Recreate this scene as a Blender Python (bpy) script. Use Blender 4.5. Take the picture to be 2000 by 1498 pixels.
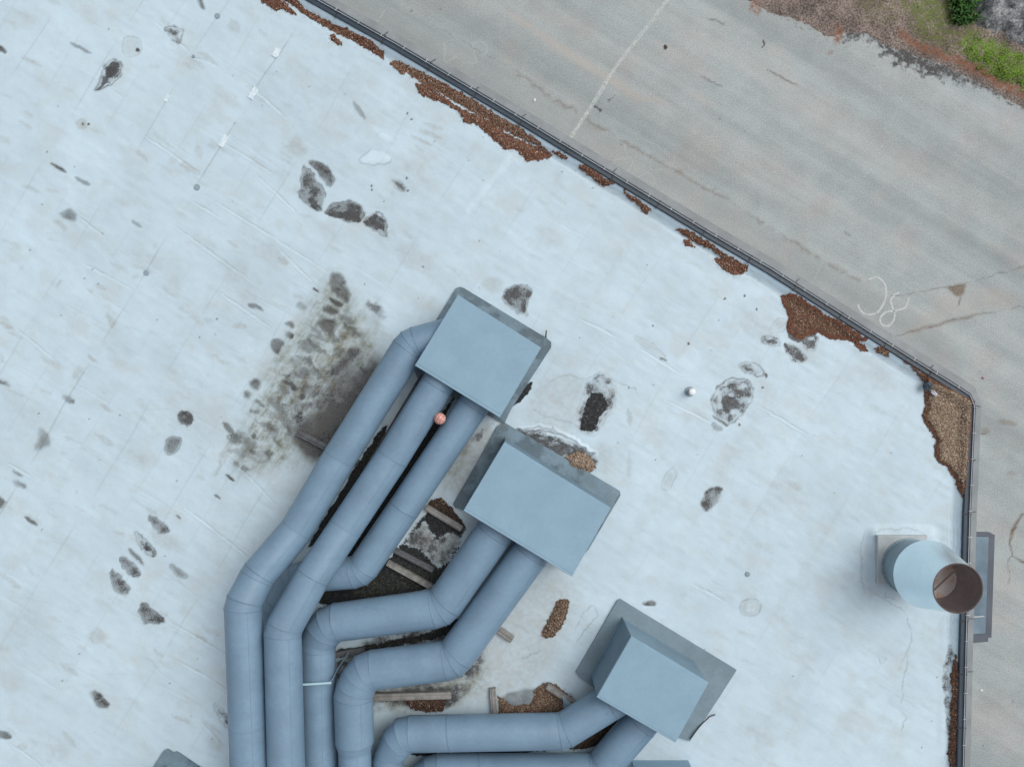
import bpy, math, random
import numpy as np
from mathutils import Vector
for o in list(bpy.data.objects): bpy.data.objects.remove(o)
S = bpy.context.scene
C = S.collection
R = math.radians
random.seed(7); rng = np.random.default_rng(11)

# ------------------------------------------------------------------ camera, sky, sun, exposure
F = 1402.0            # focal length in photo pixels (2000 wide)
H = 15.6              # camera height above the roof (m)
ZG = -4.5             # ground level below the roof
cam = bpy.data.cameras.new('camera'); cam_o = bpy.data.objects.new('camera', cam); C.objects.link(cam_o)
cam_o.location = (0, 0, H); cam_o.rotation_euler = (0, 0, 0)
cam.sensor_fit = 'HORIZONTAL'; cam.angle = 2*math.atan(1000/F); cam.clip_end = 2000; cam.clip_start = 0.1
S.camera = cam_o
SUN_EL, SUN_AZ = 52, 60           # azimuth clockwise from +Y (image up)
w = bpy.data.worlds.new('World'); S.world = w; w.use_nodes = True
wn = w.node_tree.nodes; wl = w.node_tree.links
sky = wn.new('ShaderNodeTexSky'); sky.sky_type = 'NISHITA'; sky.sun_disc = False
sky.sun_elevation = R(SUN_EL); sky.sun_rotation = R(SUN_AZ); sky.dust_density = 4.0; sky.air_density = 1.0
hs = wn.new('ShaderNodeHueSaturation'); hs.inputs['Saturation'].default_value = 0.25
wl.new(sky.outputs[0], hs.inputs['Color'])
# overcast sky: brighter overhead than at the horizon
wtc = wn.new('ShaderNodeTexCoord'); wsep = wn.new('ShaderNodeSeparateXYZ'); wl.new(wtc.outputs['Generated'], wsep.inputs[0])
wmr = wn.new('ShaderNodeMapRange'); wmr.inputs[1].default_value = 0.0; wmr.inputs[2].default_value = 1.0; wmr.inputs[3].default_value = 0.4; wmr.inputs[4].default_value = 1.35; wl.new(wsep.outputs[2], wmr.inputs[0])
wsc = wn.new('ShaderNodeVectorMath'); wsc.operation = 'SCALE'; wl.new(hs.outputs[0], wsc.inputs[0]); wl.new(wmr.outputs[0], wsc.inputs[3]); wl.new(wsc.outputs[0], wn['Background'].inputs['Color'])
wn['Background'].inputs['Strength'].default_value = 0.15
sd = bpy.data.lights.new('sun', 'SUN'); sd.energy = 0.55; sd.angle = R(55); sd.color = (1, 0.97, 0.93)
so = bpy.data.objects.new('sun', sd); C.objects.link(so)
dv = Vector((math.sin(R(SUN_AZ))*math.cos(R(SUN_EL)), math.cos(R(SUN_AZ))*math.cos(R(SUN_EL)), math.sin(R(SUN_EL))))
so.rotation_euler = dv.to_track_quat('Z', 'Y').to_euler()
S.view_settings.view_transform = 'Standard'; S.view_settings.look = 'None'
S.view_settings.exposure = 0.11; S.view_settings.gamma = 1.0
S.render.engine = 'CYCLES'

def at(px, py, z=0.0):
    k = (H - z)/F
    return Vector(((px-1000)*k, -(py-749)*k, z))

# ------------------------------------------------------------------ object helpers
def tag(o, label=None, cat=None, group=None, kind=None):
    if label: o['label'] = label
    if cat: o['category'] = cat
    if group: o['group'] = group
    if kind: o['kind'] = kind
    return o
def empty(name, loc, label, cat, group=None):
    o = bpy.data.objects.new(name, None); C.objects.link(o); o.location = loc; o.empty_display_size = 0.2
    return tag(o, label, cat, group)
def link(name, me, mat, parent=None, smooth=None):
    o = bpy.data.objects.new(name, me); C.objects.link(o)
    if mat: me.materials.append(mat)
    if parent:
        o.parent = parent
        o.matrix_parent_inverse = parent_world(parent).inverted()
    return o
from mathutils import Matrix
def parent_world(p):
    m = Matrix.LocRotScale(p.location, p.rotation_euler, p.scale)
    return parent_world(p.parent) @ p.matrix_parent_inverse @ m if p.parent else m
class MB:
    def __init__(s): s.v = []; s.f = []; s.sm = []; s.jv = []
    def add(s, vs, fs, smooth=False, flag=0.0):
        b = len(s.v); s.v += [tuple(v) for v in vs]; s.jv += [flag]*len(vs); s.f += [tuple(i+b for i in f) for f in fs]; s.sm += [smooth]*len(fs)
    def build(s, name, mat, parent=None):
        me = bpy.data.meshes.new(name); me.from_pydata(s.v, [], s.f)
        me.polygons.foreach_set('use_smooth', s.sm); me.update()
        if any(s.jv): me.attributes.new('joint', 'FLOAT', 'POINT').data.foreach_set('value', s.jv)
        return link(name, me, mat, parent)
    def prism(s, pts, z0, z1, bev=0.0):
        """convex/any polygon (counter-clockwise xy) from z0 to z1 with an optional top chamfer"""
        n = len(pts); c = sum((Vector(p[:2]) for p in pts), Vector((0, 0)))/n
        vs = [(p[0], p[1], z0) for p in pts]
        if bev:
            vs += [(p[0], p[1], z1-bev) for p in pts]
            for p in pts:
                d = (c-Vector(p[:2])); d = d/d.length*bev*1.3
                vs.append((p[0]+d.x, p[1]+d.y, z1))
            rows = 3
        else:
            vs += [(p[0], p[1], z1) for p in pts]; rows = 2
        fs = []
        for r in range(rows-1):
            for i in range(n):
                j = (i+1) % n; fs.append((r*n+i, r*n+j, (r+1)*n+j, (r+1)*n+i))
        fs.append(tuple(range((rows-1)*n, rows*n))); fs.append(tuple(reversed(range(n))))
        s.add(vs, fs)
    def bar(s, a, b, w_, h_, up=Vector((0, 0, 1)), bev=0.006):
        a = Vector(a); b = Vector(b); d = (b-a); L = d.length; d.normalize()
        sx = d.cross(up)
        if sx.length < 1e-4: sx = d.cross(Vector((1, 0, 0)))
        sx.normalize(); sz = sx.cross(d).normalized()
        prof = [(-w_/2+bev, -h_/2), (w_/2-bev, -h_/2), (w_/2, -h_/2+bev), (w_/2, h_/2-bev), (w_/2-bev, h_/2), (-w_/2+bev, h_/2), (-w_/2, h_/2-bev), (-w_/2, -h_/2+bev)]
        vs = [a+sx*x+sz*z for x, z in prof]+[b+sx*x+sz*z for x, z in prof]
        n = 8; fs = [(i, (i+1) % n, n+(i+1) % n, n+i) for i in range(n)]+[tuple(reversed(range(n))), tuple(range(n, 2*n))]
        s.add(vs, fs)
    def lathe(s, c, prof, n=48, smooth=True, split=True):
        c = Vector(c)
        for k in range(len(prof)-1):
            (r0, z0), (r1, z1) = prof[k], prof[k+1]
            vs = [c+Vector((r0*math.cos(2*math.pi*i/n), r0*math.sin(2*math.pi*i/n), z0)) for i in range(n)]
            vs += [c+Vector((r1*math.cos(2*math.pi*i/n), r1*math.sin(2*math.pi*i/n), z1)) for i in range(n)]
            s.add(vs, [(i, (i+1) % n, n+(i+1) % n, n+i) for i in range(n)], smooth)
    def tube(s, pts, r, n=8):
        pts = [Vector(p) for p in pts]; rings = []
        for i, p in enumerate(pts):
            d = (pts[min(i+1, len(pts)-1)]-pts[max(i-1, 0)]).normalized()
            u = d.cross(Vector((0.13, 0.27, 0.95))).normalized(); v = d.cross(u)
            rings.append([p+u*r*math.cos(2*math.pi*k/n)+v*r*math.sin(2*math.pi*k/n) for k in range(n)])
        vs = [q for rg in rings for q in rg]; fs = []
        for i in range(len(pts)-1):
            for k in range(n): fs.append((i*n+k, i*n+(k+1) % n, (i+1)*n+(k+1) % n, (i+1)*n+k))
        fs += [tuple(reversed(range(n))), tuple(range((len(pts)-1)*n, len(pts)*n))]
        s.add(vs, fs, True)
    def blob(s, c, rx, ry, rz, seed, rough=0.25, n=12, m=7, rot=0.0):
        rr = random.Random(seed); vs = []; fs = []
        ph = [rr.uniform(0, 6.28) for _ in range(8)]
        for j in range(m+1):
            t = math.pi*j/m
            for i in range(n):
                a = 2*math.pi*i/n
                k = 1+rough*(0.5*math.sin(2*a+ph[0]+t)+0.35*math.sin(3*a+ph[1]-2*t)+0.3*math.sin(5*a+ph[2]+3*t)+0.2*rr.uniform(-1, 1))
                x = rx*k*math.sin(t)*math.cos(a); y = ry*k*math.sin(t)*math.sin(a); z = rz*k*math.cos(t)
                vs.append((c[0]+x*math.cos(rot)-y*math.sin(rot), c[1]+x*math.sin(rot)+y*math.cos(rot), c[2]+z))
        for j in range(m):
            for i in range(n): fs.append((j*n+i, (j+1)*n+i, (j+1)*n+(i+1) % n, j*n+(i+1) % n))
        s.add(vs, fs, False)

# ------------------------------------------------------------------ node helpers
class NT:
    def __init__(s, name):
        s.m = bpy.data.materials.new(name); s.m.use_nodes = True; s.t = s.m.node_tree; s.n = s.t.nodes; s.l = s.t.links
        s.b = s.n['Principled BSDF']; s.tc = s.n.new('ShaderNodeTexCoord').outputs['Object']
    def put(s, v, sock):
        if hasattr(v, 'is_output'): s.l.new(v, sock)
        elif isinstance(v, (tuple, list)) and len(v) == 3 and sock.type == 'RGBA': sock.default_value = (*v, 1)
        else: sock.default_value = v
    def math(s, op, a, b=0.0, c=0.0, clamp=False):
        n = s.n.new('ShaderNodeMath'); n.operation = op; n.use_clamp = clamp
        s.put(a, n.inputs[0]); s.put(b, n.inputs[1]); s.put(c, n.inputs[2]); return n.outputs[0]
    def ramp(s, v, a, b, lo=0.0, hi=1.0, smooth=True):
        n = s.n.new('ShaderNodeMapRange'); n.interpolation_type = 'SMOOTHSTEP' if smooth else 'LINEAR'
        s.put(v, n.inputs[0]); n.inputs[1].default_value = a; n.inputs[2].default_value = b
        n.inputs[3].default_value = lo; n.inputs[4].default_value = hi; return n.outputs[0]
    def noise(s, scale, detail=3, rough=0.55, rot=0.0, stretch=(1, 1, 1), off=(0, 0, 0), co=None):
        mp = s.n.new('ShaderNodeMapping'); mp.inputs['Rotation'].default_value = (0, 0, 0)
        if rot:
            m0 = s.n.new('ShaderNodeMapping'); m0.inputs['Rotation'].default_value = (0, 0, rot); s.l.new(co or s.tc, m0.inputs[0]); src = m0.outputs[0]
        else: src = co or s.tc
        mp.inputs['Scale'].default_value = stretch; mp.inputs['Location'].default_value = off
        s.l.new(src, mp.inputs[0])
        n = s.n.new('ShaderNodeTexNoise'); n.inputs['Scale'].default_value = scale; n.inputs['Detail'].default_value = detail; n.inputs['Roughness'].default_value = rough
        s.l.new(mp.outputs[0], n.inputs['Vector']); return n.outputs['Fac']
    def voro(s, scale, out='Distance'):
        n = s.n.new('ShaderNodeTexVoronoi'); n.inputs['Scale'].default_value = scale; s.l.new(s.tc, n.inputs['Vector']); return n.outputs[out]
    def attr(s, name, out='Fac'):
        n = s.n.new('ShaderNodeAttribute'); n.attribute_name = name; return n.outputs[out]
    def mix(s, f, a, b):
        n = s.n.new('ShaderNodeMix'); n.data_type = 'RGBA'; s.put(f, n.inputs[0]); s.put(a, n.inputs[6]); s.put(b, n.inputs[7]); return n.outputs[2]
    def mul(s, c, v):
        n = s.n.new('ShaderNodeVectorMath'); n.operation = 'SCALE'; s.put(c, n.inputs[0]); s.put(v, n.inputs[3]); return n.outputs[0]
    def bump(s, h, strength=0.3, dist=0.01):
        n = s.n.new('ShaderNodeBump'); n.inputs['Strength'].default_value = strength; n.inputs['Distance'].default_value = dist
        s.put(h, n.inputs['Height']); s.l.new(n.outputs[0], s.b.inputs['Normal'])
    def done(s, col, rough=0.6, metal=0.0, spec=0.5):
        s.put(col, s.b.inputs['Base Color']); s.put(rough, s.b.inputs['Roughness']); s.put(metal, s.b.inputs['Metallic'])
        s.b.inputs['Specular IOR Level'].default_value = spec; return s.m
def L(r, g, b):
    f = lambda c: (c/255/12.92 if c/255 <= 0.04045 else ((c/255+0.055)/1.055)**2.4)
    return (f(r), f(g), f(b))

def painted(name, col, rough=0.42, var=0.10, specks=True, streak=0.0, spec=0.4, dirt=0.0, dark=0.0, joints=False):
    t = NT(name)
    n = t.noise(1.6, 4); n2 = t.noise(14, 3)
    c = t.mul(col, t.ramp(n, 0.3, 0.7, 1-var, 1+var*0.6))
    c = t.mul(c, t.ramp(n2, 0.3, 0.7, 1-var*0.35, 1+var*0.35))
    if dirt:
        d = t.ramp(t.noise(3.0, 6, 0.65, off=(3, 1, 0)), 0.52, 0.72, 0, dirt)
        c = t.mix(d, c, (0.16, 0.17, 0.16))
    if dark: c = t.mix(t.ramp(t.noise(1.3, 5, 0.6, off=(2.2, 5, 0)), 0.49, 0.58, 0, dark), c, (0.03, 0.035, 0.04))
    if joints: c = t.mix(t.math('MULTIPLY', t.attr('joint'), t.ramp(n2, .3, .6, .3, 1)), c, (col[0]*.35, col[1]*.38, col[2]*.42)); c = t.mix(t.ramp(t.noise(5, 6, .7, off=(2, 1, 4)), .60, .72, 0, .28), c, (col[0]*.62, col[1]*.62, col[2]*.6)); c = t.mix(t.ramp(t.noise(19, 5, .75, off=(6, 1, 4)), .69, .74, 0, .35), c, (.5, .56, .6))
    if specks:
        v = t.ramp(t.voro(2.3), 0.0, 0.028, 1, 0); k = t.ramp(t.noise(0.9, 2, off=(5, 2, 1)), 0.45, 0.6)
        c = t.mix(t.math('MULTIPLY', v, k), c, (0.75, 0.8, 0.82))
    r = t.ramp(n2, 0.3, 0.7, rough-0.06, rough+0.1)
    return t.done(c, r, 0.0, spec)

M_pipe = painted('duct_paint', (0.166, 0.259, 0.350), 0.38, 0.10, spec=0.45, joints=True)
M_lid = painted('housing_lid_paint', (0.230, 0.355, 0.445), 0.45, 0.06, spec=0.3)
M_wall = painted('housing_wall_shaded', (0.165, 0.25, 0.315), 0.5, 0.12, specks=False, spec=0.3, dirt=0.25)  # lid colour made darker: wall shade is put into the paint, plus dirt
M_flange = painted('flange_paint', (0.165, 0.24, 0.285), 0.42, 0.18, specks=False, spec=0.35, dirt=0.4, dark=0.45)
M_coping = painted('coping_dark', (0.035, 0.052, 0.070), 0.4, 0.15, specks=False)
M_fascia = painted('fascia_grey', (0.215, 0.235, 0.245), 0.55, 0.15, specks=False, dirt=0.2)
M_clip = painted('clip_metal', (0.45, 0.48, 0.5), 0.4, 0.1, specks=False)
M_black = painted('black_metal', (0.02, 0.025, 0.03), 0.5, 0.1, specks=False)
M_stack = painted('stack_paint', (0.78, 0.93, 1.0), 0.34, 0.05, specks=False, spec=0.4); M_stack.node_tree.nodes['Principled BSDF'].inputs['Metallic'].default_value = 0.85
M_stack2 = painted('stack_base_shaded', (0.24, 0.33, 0.38), 0.5, 0.12, specks=False, dirt=0.3)  # shade under the outward flare is put into this darker colour, plus dirt
M_curb = painted('curb_white', (0.46, 0.50, 0.51), 0.55, 0.10, specks=False, dirt=0.2)
M_strap = painted('strap_metal', (0.42, 0.60, 0.68), 0.4, 0.08, specks=False)
M_facade = painted('facade_render', (0.42, 0.42, 0.40), 0.85, 0.12, specks=False, dirt=0.3)
M_puck = painted('grey_disc', (0.25, 0.32, 0.36), 0.6, 0.15, specks=False)
M_white = painted('white_plastic', (0.80, 0.80, 0.79), 0.4, 0.05, specks=False)
M_frame = painted('canopy_frame', (0.085, 0.10, 0.125), 0.5, 0.15, specks=False)
M_flange2 = painted('flange_paint_clean', (0.18, 0.25, 0.29), 0.42, 0.12, specks=False, spec=0.35, dirt=0.35)
def mk_rust():
    t = NT('rusty_steel'); n = t.noise(5, 6, 0.65)
    return t.done(t.mix(t.ramp(n, 0.35, 0.7), (0.085, 0.072, 0.074), (0.15, 0.12, 0.112)), 0.8)
M_rust = mk_rust()
def mk_damper():
    t = NT('damper_plate'); n = t.noise(4, 6, 0.6)
    return t.done(t.mix(t.ramp(n, 0.42, 0.62), (0.62, 0.58, 0.56), (0.52, 0.30, 0.14)), 0.7)
M_damper = mk_damper()
def mk_glass():
    t = NT('canopy_glass'); n = t.noise(1.5, 5)
    return t.done(t.mix(t.ramp(n, 0.3, 0.7), (0.09, 0.14, 0.18), (0.17, 0.24, 0.29)), 0.3, 0, 0.4)
M_glass = mk_glass()
def mk_wood(name, a, b):
    t = NT(name); g = t.noise(6, 5, 0.65, stretch=(1, 1, 1)); f = t.noise(60, 3)
    gr = t.attr('grain')
    n = t.n.new('ShaderNodeTexNoise'); n.noise_dimensions = '1D'; n.inputs['Scale'].default_value = 30; n.inputs['Detail'].default_value = 4
    t.l.new(gr, n.inputs['W'])
    c = t.mix(t.ramp(n.outputs['Fac'], 0.3, 0.7), a, b)
    c = t.mul(c, t.ramp(g, 0.3, 0.7, 0.65, 1.15)); c = t.mul(c, t.ramp(f, 0.3, 0.7, 0.85, 1.1))
    return t.done(c, 0.85)
M_wood = mk_wood('weathered_timber', (0.17, 0.165, 0.15), (0.33, 0.33, 0.31))
M_woodd = mk_wood('wet_dark_timber', (0.07, 0.075, 0.08), (0.15, 0.16, 0.17))
def mk_leaf(name):
    t = NT(name); c = t.attr('tint', 'Color'); n = t.noise(45, 3)
    return t.done(t.mul(c, t.ramp(n, 0.25, 0.75, 0.6, 1.3)), 0.85, 0, 0.2)
M_leaf = mk_leaf('leaf_litter')

# ------------------------------------------------------------------ raster helpers for stains
def vnoise(X, Y, scale, seed):
    r = np.random.default_rng(seed); T = r.random((256, 256))
    x = X/scale; y = Y/scale; xi = np.floor(x).astype(int); yi = np.floor(y).astype(int); fx = x-xi; fy = y-yi
    fx = fx*fx*(3-2*fx); fy = fy*fy*(3-2*fy)
    g = lambda a, b: T[a & 255, b & 255]
    return (g(xi, yi)*(1-fx)+g(xi+1, yi)*fx)*(1-fy)+(g(xi, yi+1)*(1-fx)+g(xi+1, yi+1)*fx)*fy
def sdf(P, X, Y):
    P = np.asarray(P, float); n = len(P); d = np.full(X.shape, 1e12); ins = np.zeros(X.shape, bool)
    for i in range(n):
        ax, ay = P[i]; bx, by = P[(i+1) % n]; ex, ey = bx-ax, by-ay
        wx, wy = X-ax, Y-ay; tt = np.clip((wx*ex+wy*ey)/(ex*ex+ey*ey+1e-9), 0, 1)
        d = np.minimum(d, (wx-ex*tt)**2+(wy-ey*tt)**2)
        c = (ay > Y) != (by > Y)
        with np.errstate(divide='ignore', invalid='ignore'):
            ins ^= c & (X < (bx-ax)*(Y-ay)/(by-ay+1e-12)+ax)
    d = np.sqrt(d); return np.where(ins, -d, d)
def ldist(P, X, Y):
    P = np.asarray(P, float); d = np.full(X.shape, 1e12); tb = np.zeros(X.shape)
    for i in range(len(P)-1):
        ax, ay = P[i]; ex, ey = P[i+1][0]-ax, P[i+1][1]-ay
        tt = np.clip(((X-ax)*ex+(Y-ay)*ey)/(ex*ex+ey*ey+1e-9), 0, 1)
        q = (X-ax-ex*tt)**2+(Y-ay-ey*tt)**2; m = q < d; d = np.where(m, q, d); tb = np.where(m, (i+tt)/(len(P)-1), tb)
    return np.sqrt(d), tb
def sstep(x, a, b):
    t = np.clip((x-a)/(b-a), 0, 1); return t*t*(3-2*t)
def chaikin(P, n=2):
    P = np.asarray(P, float)
    for _ in range(n):
        Q = np.roll(P, -1, 0); P = np.stack([P*.75+Q*.25, P*.25+Q*.75], 1).reshape(-1, 2)
    return P
class Sheet:
    """non-uniform grid in photo-pixel space at one height; float masks per vertex"""
    def __init__(s, z, xs, ys, names):
        s.z = z; s.xs = np.asarray(xs, float); s.ys = np.asarray(ys, float)
        s.X, s.Y = np.meshgrid(s.xs, s.ys); s.m = {n: np.zeros(s.X.shape, np.float32) for n in names}
        s.WX = (vnoise(s.X, s.Y, 14, 1)-.5)*7+(vnoise(s.X, s.Y, 5, 2)-.5)*4
        s.WY = (vnoise(s.X, s.Y, 14, 3)-.5)*7+(vnoise(s.X, s.Y, 5, 4)-.5)*4
    def win(s, P, pad):
        P = np.asarray(P, float)
        a, b = np.searchsorted(s.xs, [P[:, 0].min()-pad, P[:, 0].max()+pad]); c, d = np.searchsorted(s.ys, [P[:, 1].min()-pad, P[:, 1].max()+pad])
        return slice(c, d), slice(a, b)
    def poly(s, name, P, amt, soft=4, rim=0.0, warp=1.0, grad=None, rimname=None):
        w_ = s.win(P, soft*2+10); P = chaikin(P, 1); warp *= (0.85 if name == 'speck' else 0.6); rim *= 0.65; X = s.X[w_]+s.WX[w_]*warp; Y = s.Y[w_]+s.WY[w_]*warp
        if X.size == 0: return
        d = sdf(P, X, Y); v = sstep(-d, -soft*0.7, soft*1.1)*amt
        if name == 'soft': v = v*(0.72+0.56*vnoise(X, Y, 13, 55))
        if name == 'speck': v = np.minimum(v*1.25, 1)*(0.45+0.95*vnoise(X, Y, 12, 56)+0.25*(vnoise(X, Y, 5, 57)-.5))
        if rim: v = v*(1-0.4*np.exp(-((d+3.6)/1.6)**2))
        if grad:      # darker towards (gx,gy)
            P_ = np.asarray(P, float); c = P_.mean(0); e = (P_.max(0)-P_.min(0))/2+1
            v = v*np.clip(0.62+0.5*((X-c[0])/e[0]*grad[0]+(Y-c[1])/e[1]*grad[1]), 0.1, 1.25)
        s.m[name][w_] = np.maximum(s.m[name][w_], v)
        if rim:
            q = np.exp(-((d+0.3)/1.25)**2)*rim*(0.1+1.2*vnoise(X, Y, 9, 77))
            m = s.m[rimname or 'soft']; m[w_] = np.maximum(m[w_], q)
    def line(s, name, P, width, amt, soft=1.5, warp=0.4, taper=True, brk=0.0, mode='max'):
        w_ = s.win(P, width+soft*2+8); X = s.X[w_]+s.WX[w_]*warp; Y = s.Y[w_]+s.WY[w_]*warp
        if X.size == 0: return
        d, t = ldist(P, X, Y); wd = width/2*(np.clip(4*t*(1-t)+0.25, 0, 1) if taper else 1)
        v = sstep(-(d-wd), -soft, soft*0.6)*amt
        if brk: v = v*np.clip(1+brk*2*(vnoise(X, Y, 11, 31)-0.55), 0, 1)
        m = s.m[name]; m[w_] = np.maximum(m[w_], v)
    def mesh(s, name, mat, zoff, keep, parent=None):
        k = (H-s.z)/F; ny, nx = s.X.shape
        co = np.stack([(s.X-1000)*k, -(s.Y-749)*k, s.z+zoff], -1).reshape(-1, 3).astype(np.float32)
        idx = np.arange(nx*ny).reshape(ny, nx)
        q = np.stack([idx[1:, :-1], idx[1:, 1:], idx[:-1, 1:], idx[:-1, :-1]], -1)[keep]
        used = np.unique(q); rm = np.full(nx*ny, -1); rm[used] = np.arange(len(used)); q = rm[q].astype(np.int32)
        me = bpy.data.meshes.new(name); me.vertices.add(len(used)); me.vertices.foreach_set('co', co[used].ravel())
        me.loops.add(q.size); me.loops.foreach_set('vertex_index', q.ravel())
        me.polygons.add(len(q)); me.polygons.foreach_set('loop_start', np.arange(0, q.size, 4, dtype=np.int32))
        me.polygons.foreach_set('use_smooth', np.ones(len(q), bool)); me.update(calc_edges=True)
        for n, v in s.m.items():
            a = me.attributes.new(n, 'FLOAT', 'POINT'); a.data.foreach_set('value', v.ravel()[used].astype(np.float32))
        return link(name, me, mat, parent)

# ------------------------------------------------------------------ roof edge (photo pixels, z = 0.12)
EDGE_IN = [(60, -330), (601, 0), (770, 95), (999, 231), (1180, 341), (1380, 462), (1500, 532), (1683, 649), (1780, 710), (1868, 765), (1886, 777), (1893, 795), (1887, 930), (1884, 999), (1876.5, 1262), (1871, 1497), (1862, 1900)]
EDGE_OUT_D = 12.5/90   # coping width in m
ZC = 0.12
edge = [at(x, y, ZC) for x, y in EDGE_IN]
def offs(path, d):
    out = []
    n = len(path)
    for i, p in enumerate(path):
        a = path[max(i-1, 0)]; b = path[min(i+1, n-1)]
        d0 = Vector((p.x-a.x, p.y-a.y)) if i > 0 else Vector((b.x-p.x, b.y-p.y))
        d1 = Vector((b.x-p.x, b.y-p.y)) if i < n-1 else d0
        d0.normalize(); d1.normalize(); n0 = Vector((-d0.y, d0.x)); n1 = Vector((-d1.y, d1.x))
        m = (n0+n1); m.normalize(); k = 1/max(m.dot(n0), 0.4)
        out.append(Vector((p.x+m.x*d*k, p.y+m.y*d*k)))
    return out
def sweep(mb, path, prof, smooth=False):
    """prof: list of (outward offset, z)"""
    rows = [offs(path, o) for o, z in prof]
    for k in range(len(prof)-1):
        vs = [(p.x, p.y, prof[k][1]) for p in rows[k]]+[(p.x, p.y, prof[k+1][1]) for p in rows[k+1]]; n = len(path)
        mb.add(vs, [(i, n+i, n+i+1, i+1) for i in range(n-1)], smooth)
def along(path, step, start=0.0):
    out = []; acc = -start
    for a, b in zip(path[:-1], path[1:]):
        Ls = (b-a).length; d = (b-a)/Ls
        while acc <= Ls:
            if acc >= 0: out.append((a+d*acc, d))
            acc += step
        acc -= Ls
    return out

# ------------------------------------------------------------------ ROOF SHEET
def axis(lo, hi, step, far):
    core = np.arange(lo, hi, step); g = []; v = step
    x = hi
    while x < far[1]:
        v *= 1.25; x += v; g.append(x)
    h = []; v = step; x = lo
    while x > far[0]:
        v *= 1.25; x -= v; h.append(x)
    return np.concatenate([h[::-1], core, g])
roof = Sheet(0.0, axis(-40, 1940, 2.0, (-700, 1950)), axis(-50, 1560, 2.0, (-620, 1900)), ['soft', 'tan', 'green', 'speck', 'wet', 'pale', 'line', 'moss'])
P = roof.poly; LN = roof.line
D2 = np.array([.854, .52]); D1 = np.array([-.52, .854])
A_, B_ = roof.X*D2[0]+roof.Y*D2[1], roof.X*D1[0]+roof.Y*D1[1]
# sheet-to-sheet tone and welded laps
cell = np.floor((A_-519)/140).astype(int); tone = np.random.default_rng(5).random(64)[cell & 63]
roof.m['sheet'] = (tone*0.8).astype(np.float32)
roof.m['sheet'] += np.where(A_ > 519, 0.45, 0.0).astype(np.float32)*sstep(-B_, -900, 100)
for k in range(-12, 26):
    a = 519+70*k; strong = (k == 0) or (k % 2 == 0)
    v = np.exp(-((A_-a+(vnoise(B_, B_*0, 120, k+50)-.5)*8)/1.5)**2)*np.clip(vnoise(B_, B_*0+k, 70, 9)*1.4-(0.25 if strong else 0.55), 0, 1)*(0.5 if k == 0 else 0.27 if strong else 0.2)
    v = v*np.where(roof.X < 560, 1.0, 0.55); roof.m['line'] = np.maximum(roof.m['line'], v.astype(np.float32))
# ridges across the sheets, with painted dark shade line and pale highlight line
rr = random.Random(3)
ridge = np.zeros(roof.X.shape, np.float32)
def rid(p, q, amt):
    LN('line', [p, ((p[0]+q[0])/2, (p[1]+q[1])/2-2), q], 1.6, amt, 1.2, 0.25, brk=0.6)
    LN('pale', [(p[0]-1, p[1]+3), (q[0]-1, q[1]+3)], 2.0, amt*1.1, 1.4, 0.25, brk=0.5)
for p, q in [((340, 440), (500, 555)), ((280, 262), (385, 335)), ((440, 280), (535, 340)), ((400, 380), (640, 530)), ((165, 515), (262, 566)), ((150, 420), (205, 462)), ((30, 640), (105, 700)), ((500, 340), (580, 415)), ((380, 395), (430, 425)), ((540, 480), (620, 560)), ((330, 1212), (445, 1278)), ((340, 1285), (445, 1345)), ((395, 1410), (440, 1460)), ((1300, 780), (1400, 830)), ((1480, 790), (1580, 850)), ((1250, 680), (1330, 730)), ((445, 890), (540, 985)), ((420, 1035), (500, 1100)), ((20, 1450), (90, 1500)), ((1130, 620), (1210, 660)), ((1355, 1140), (1420, 1175)), ((480, 160), (560, 230)), ((430, 570), (530, 640)), ((10, 900), (60, 930)), ((300, 40), (370, 100)), ((380, 112), (430, 130)), ((360, 990), (440, 1050))]:
    rid(p, q, 0.52)
for i in range(150):
    x = rr.uniform(-20, 1800); y = rr.uniform(-20, 1500); l = rr.uniform(30, 150); s_ = rr.uniform(.5, .72)
    rid((x, y), (x+l*.85, y+l*.85*s_), rr.uniform(.06, .2)*(1 if x < 700 else .7))
for i in range(480):
    x = rr.uniform(-20, 1850); y = rr.uniform(-20, 1500); l = rr.uniform(10, 42); s_ = rr.uniform(.4, .75)
    LN('tan', [(x, y), (x+l*.85, y+l*.85*s_)], rr.uniform(3, 9), rr.uniform(.08, .42)*(1 if x < 800 else .6), rr.uniform(2, 6), 1.0)
for i in range(70):     # algae ribs in the dirty field
    u_ = rr.random(); x = 690-u_*200+rr.uniform(-60, 60); y = 590+u_*300+rr.uniform(-30, 30); l = rr.uniform(10, 34)
    LN('soft', [(x, y), (x+l*.85, y+l*.5)], rr.uniform(4, 14), rr.uniform(.2, .65), rr.uniform(3, 8), 1.6)
for i in range(40):
    u_ = rr.random(); x = 720-u_*210+rr.uniform(-70, 50); y = 590+u_*300+rr.uniform(-30, 30); l = rr.uniform(30, 110)
    LN('green' if i % 3 else 'pale', [(x, y), (x-l*.5, y+l*.85)], rr.uniform(4, 14), rr.uniform(.2, .5), rr.uniform(5, 10), 1.2)
for i in range(60):     # broad faint dirt clouds
    x = rr.uniform(0, 1850); y = rr.uniform(0, 1500); l = rr.uniform(20, 70)
    LN('tan', [(x, y), (x+l*.85, y+l*.5)], rr.uniform(10, 34), rr.uniform(.1, .34), 18, 2.0)
for i in range(45):     # big faint cloudy stains
    x = rr.uniform(-20, 1850); y = rr.uniform(-20, 1500); l = rr.uniform(30, 110)
    LN('tan', [(x, y), (x+l*.7, y+l*.5)], rr.uniform(30, 80), rr.uniform(.08, .2), 40, 3.0)
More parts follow.
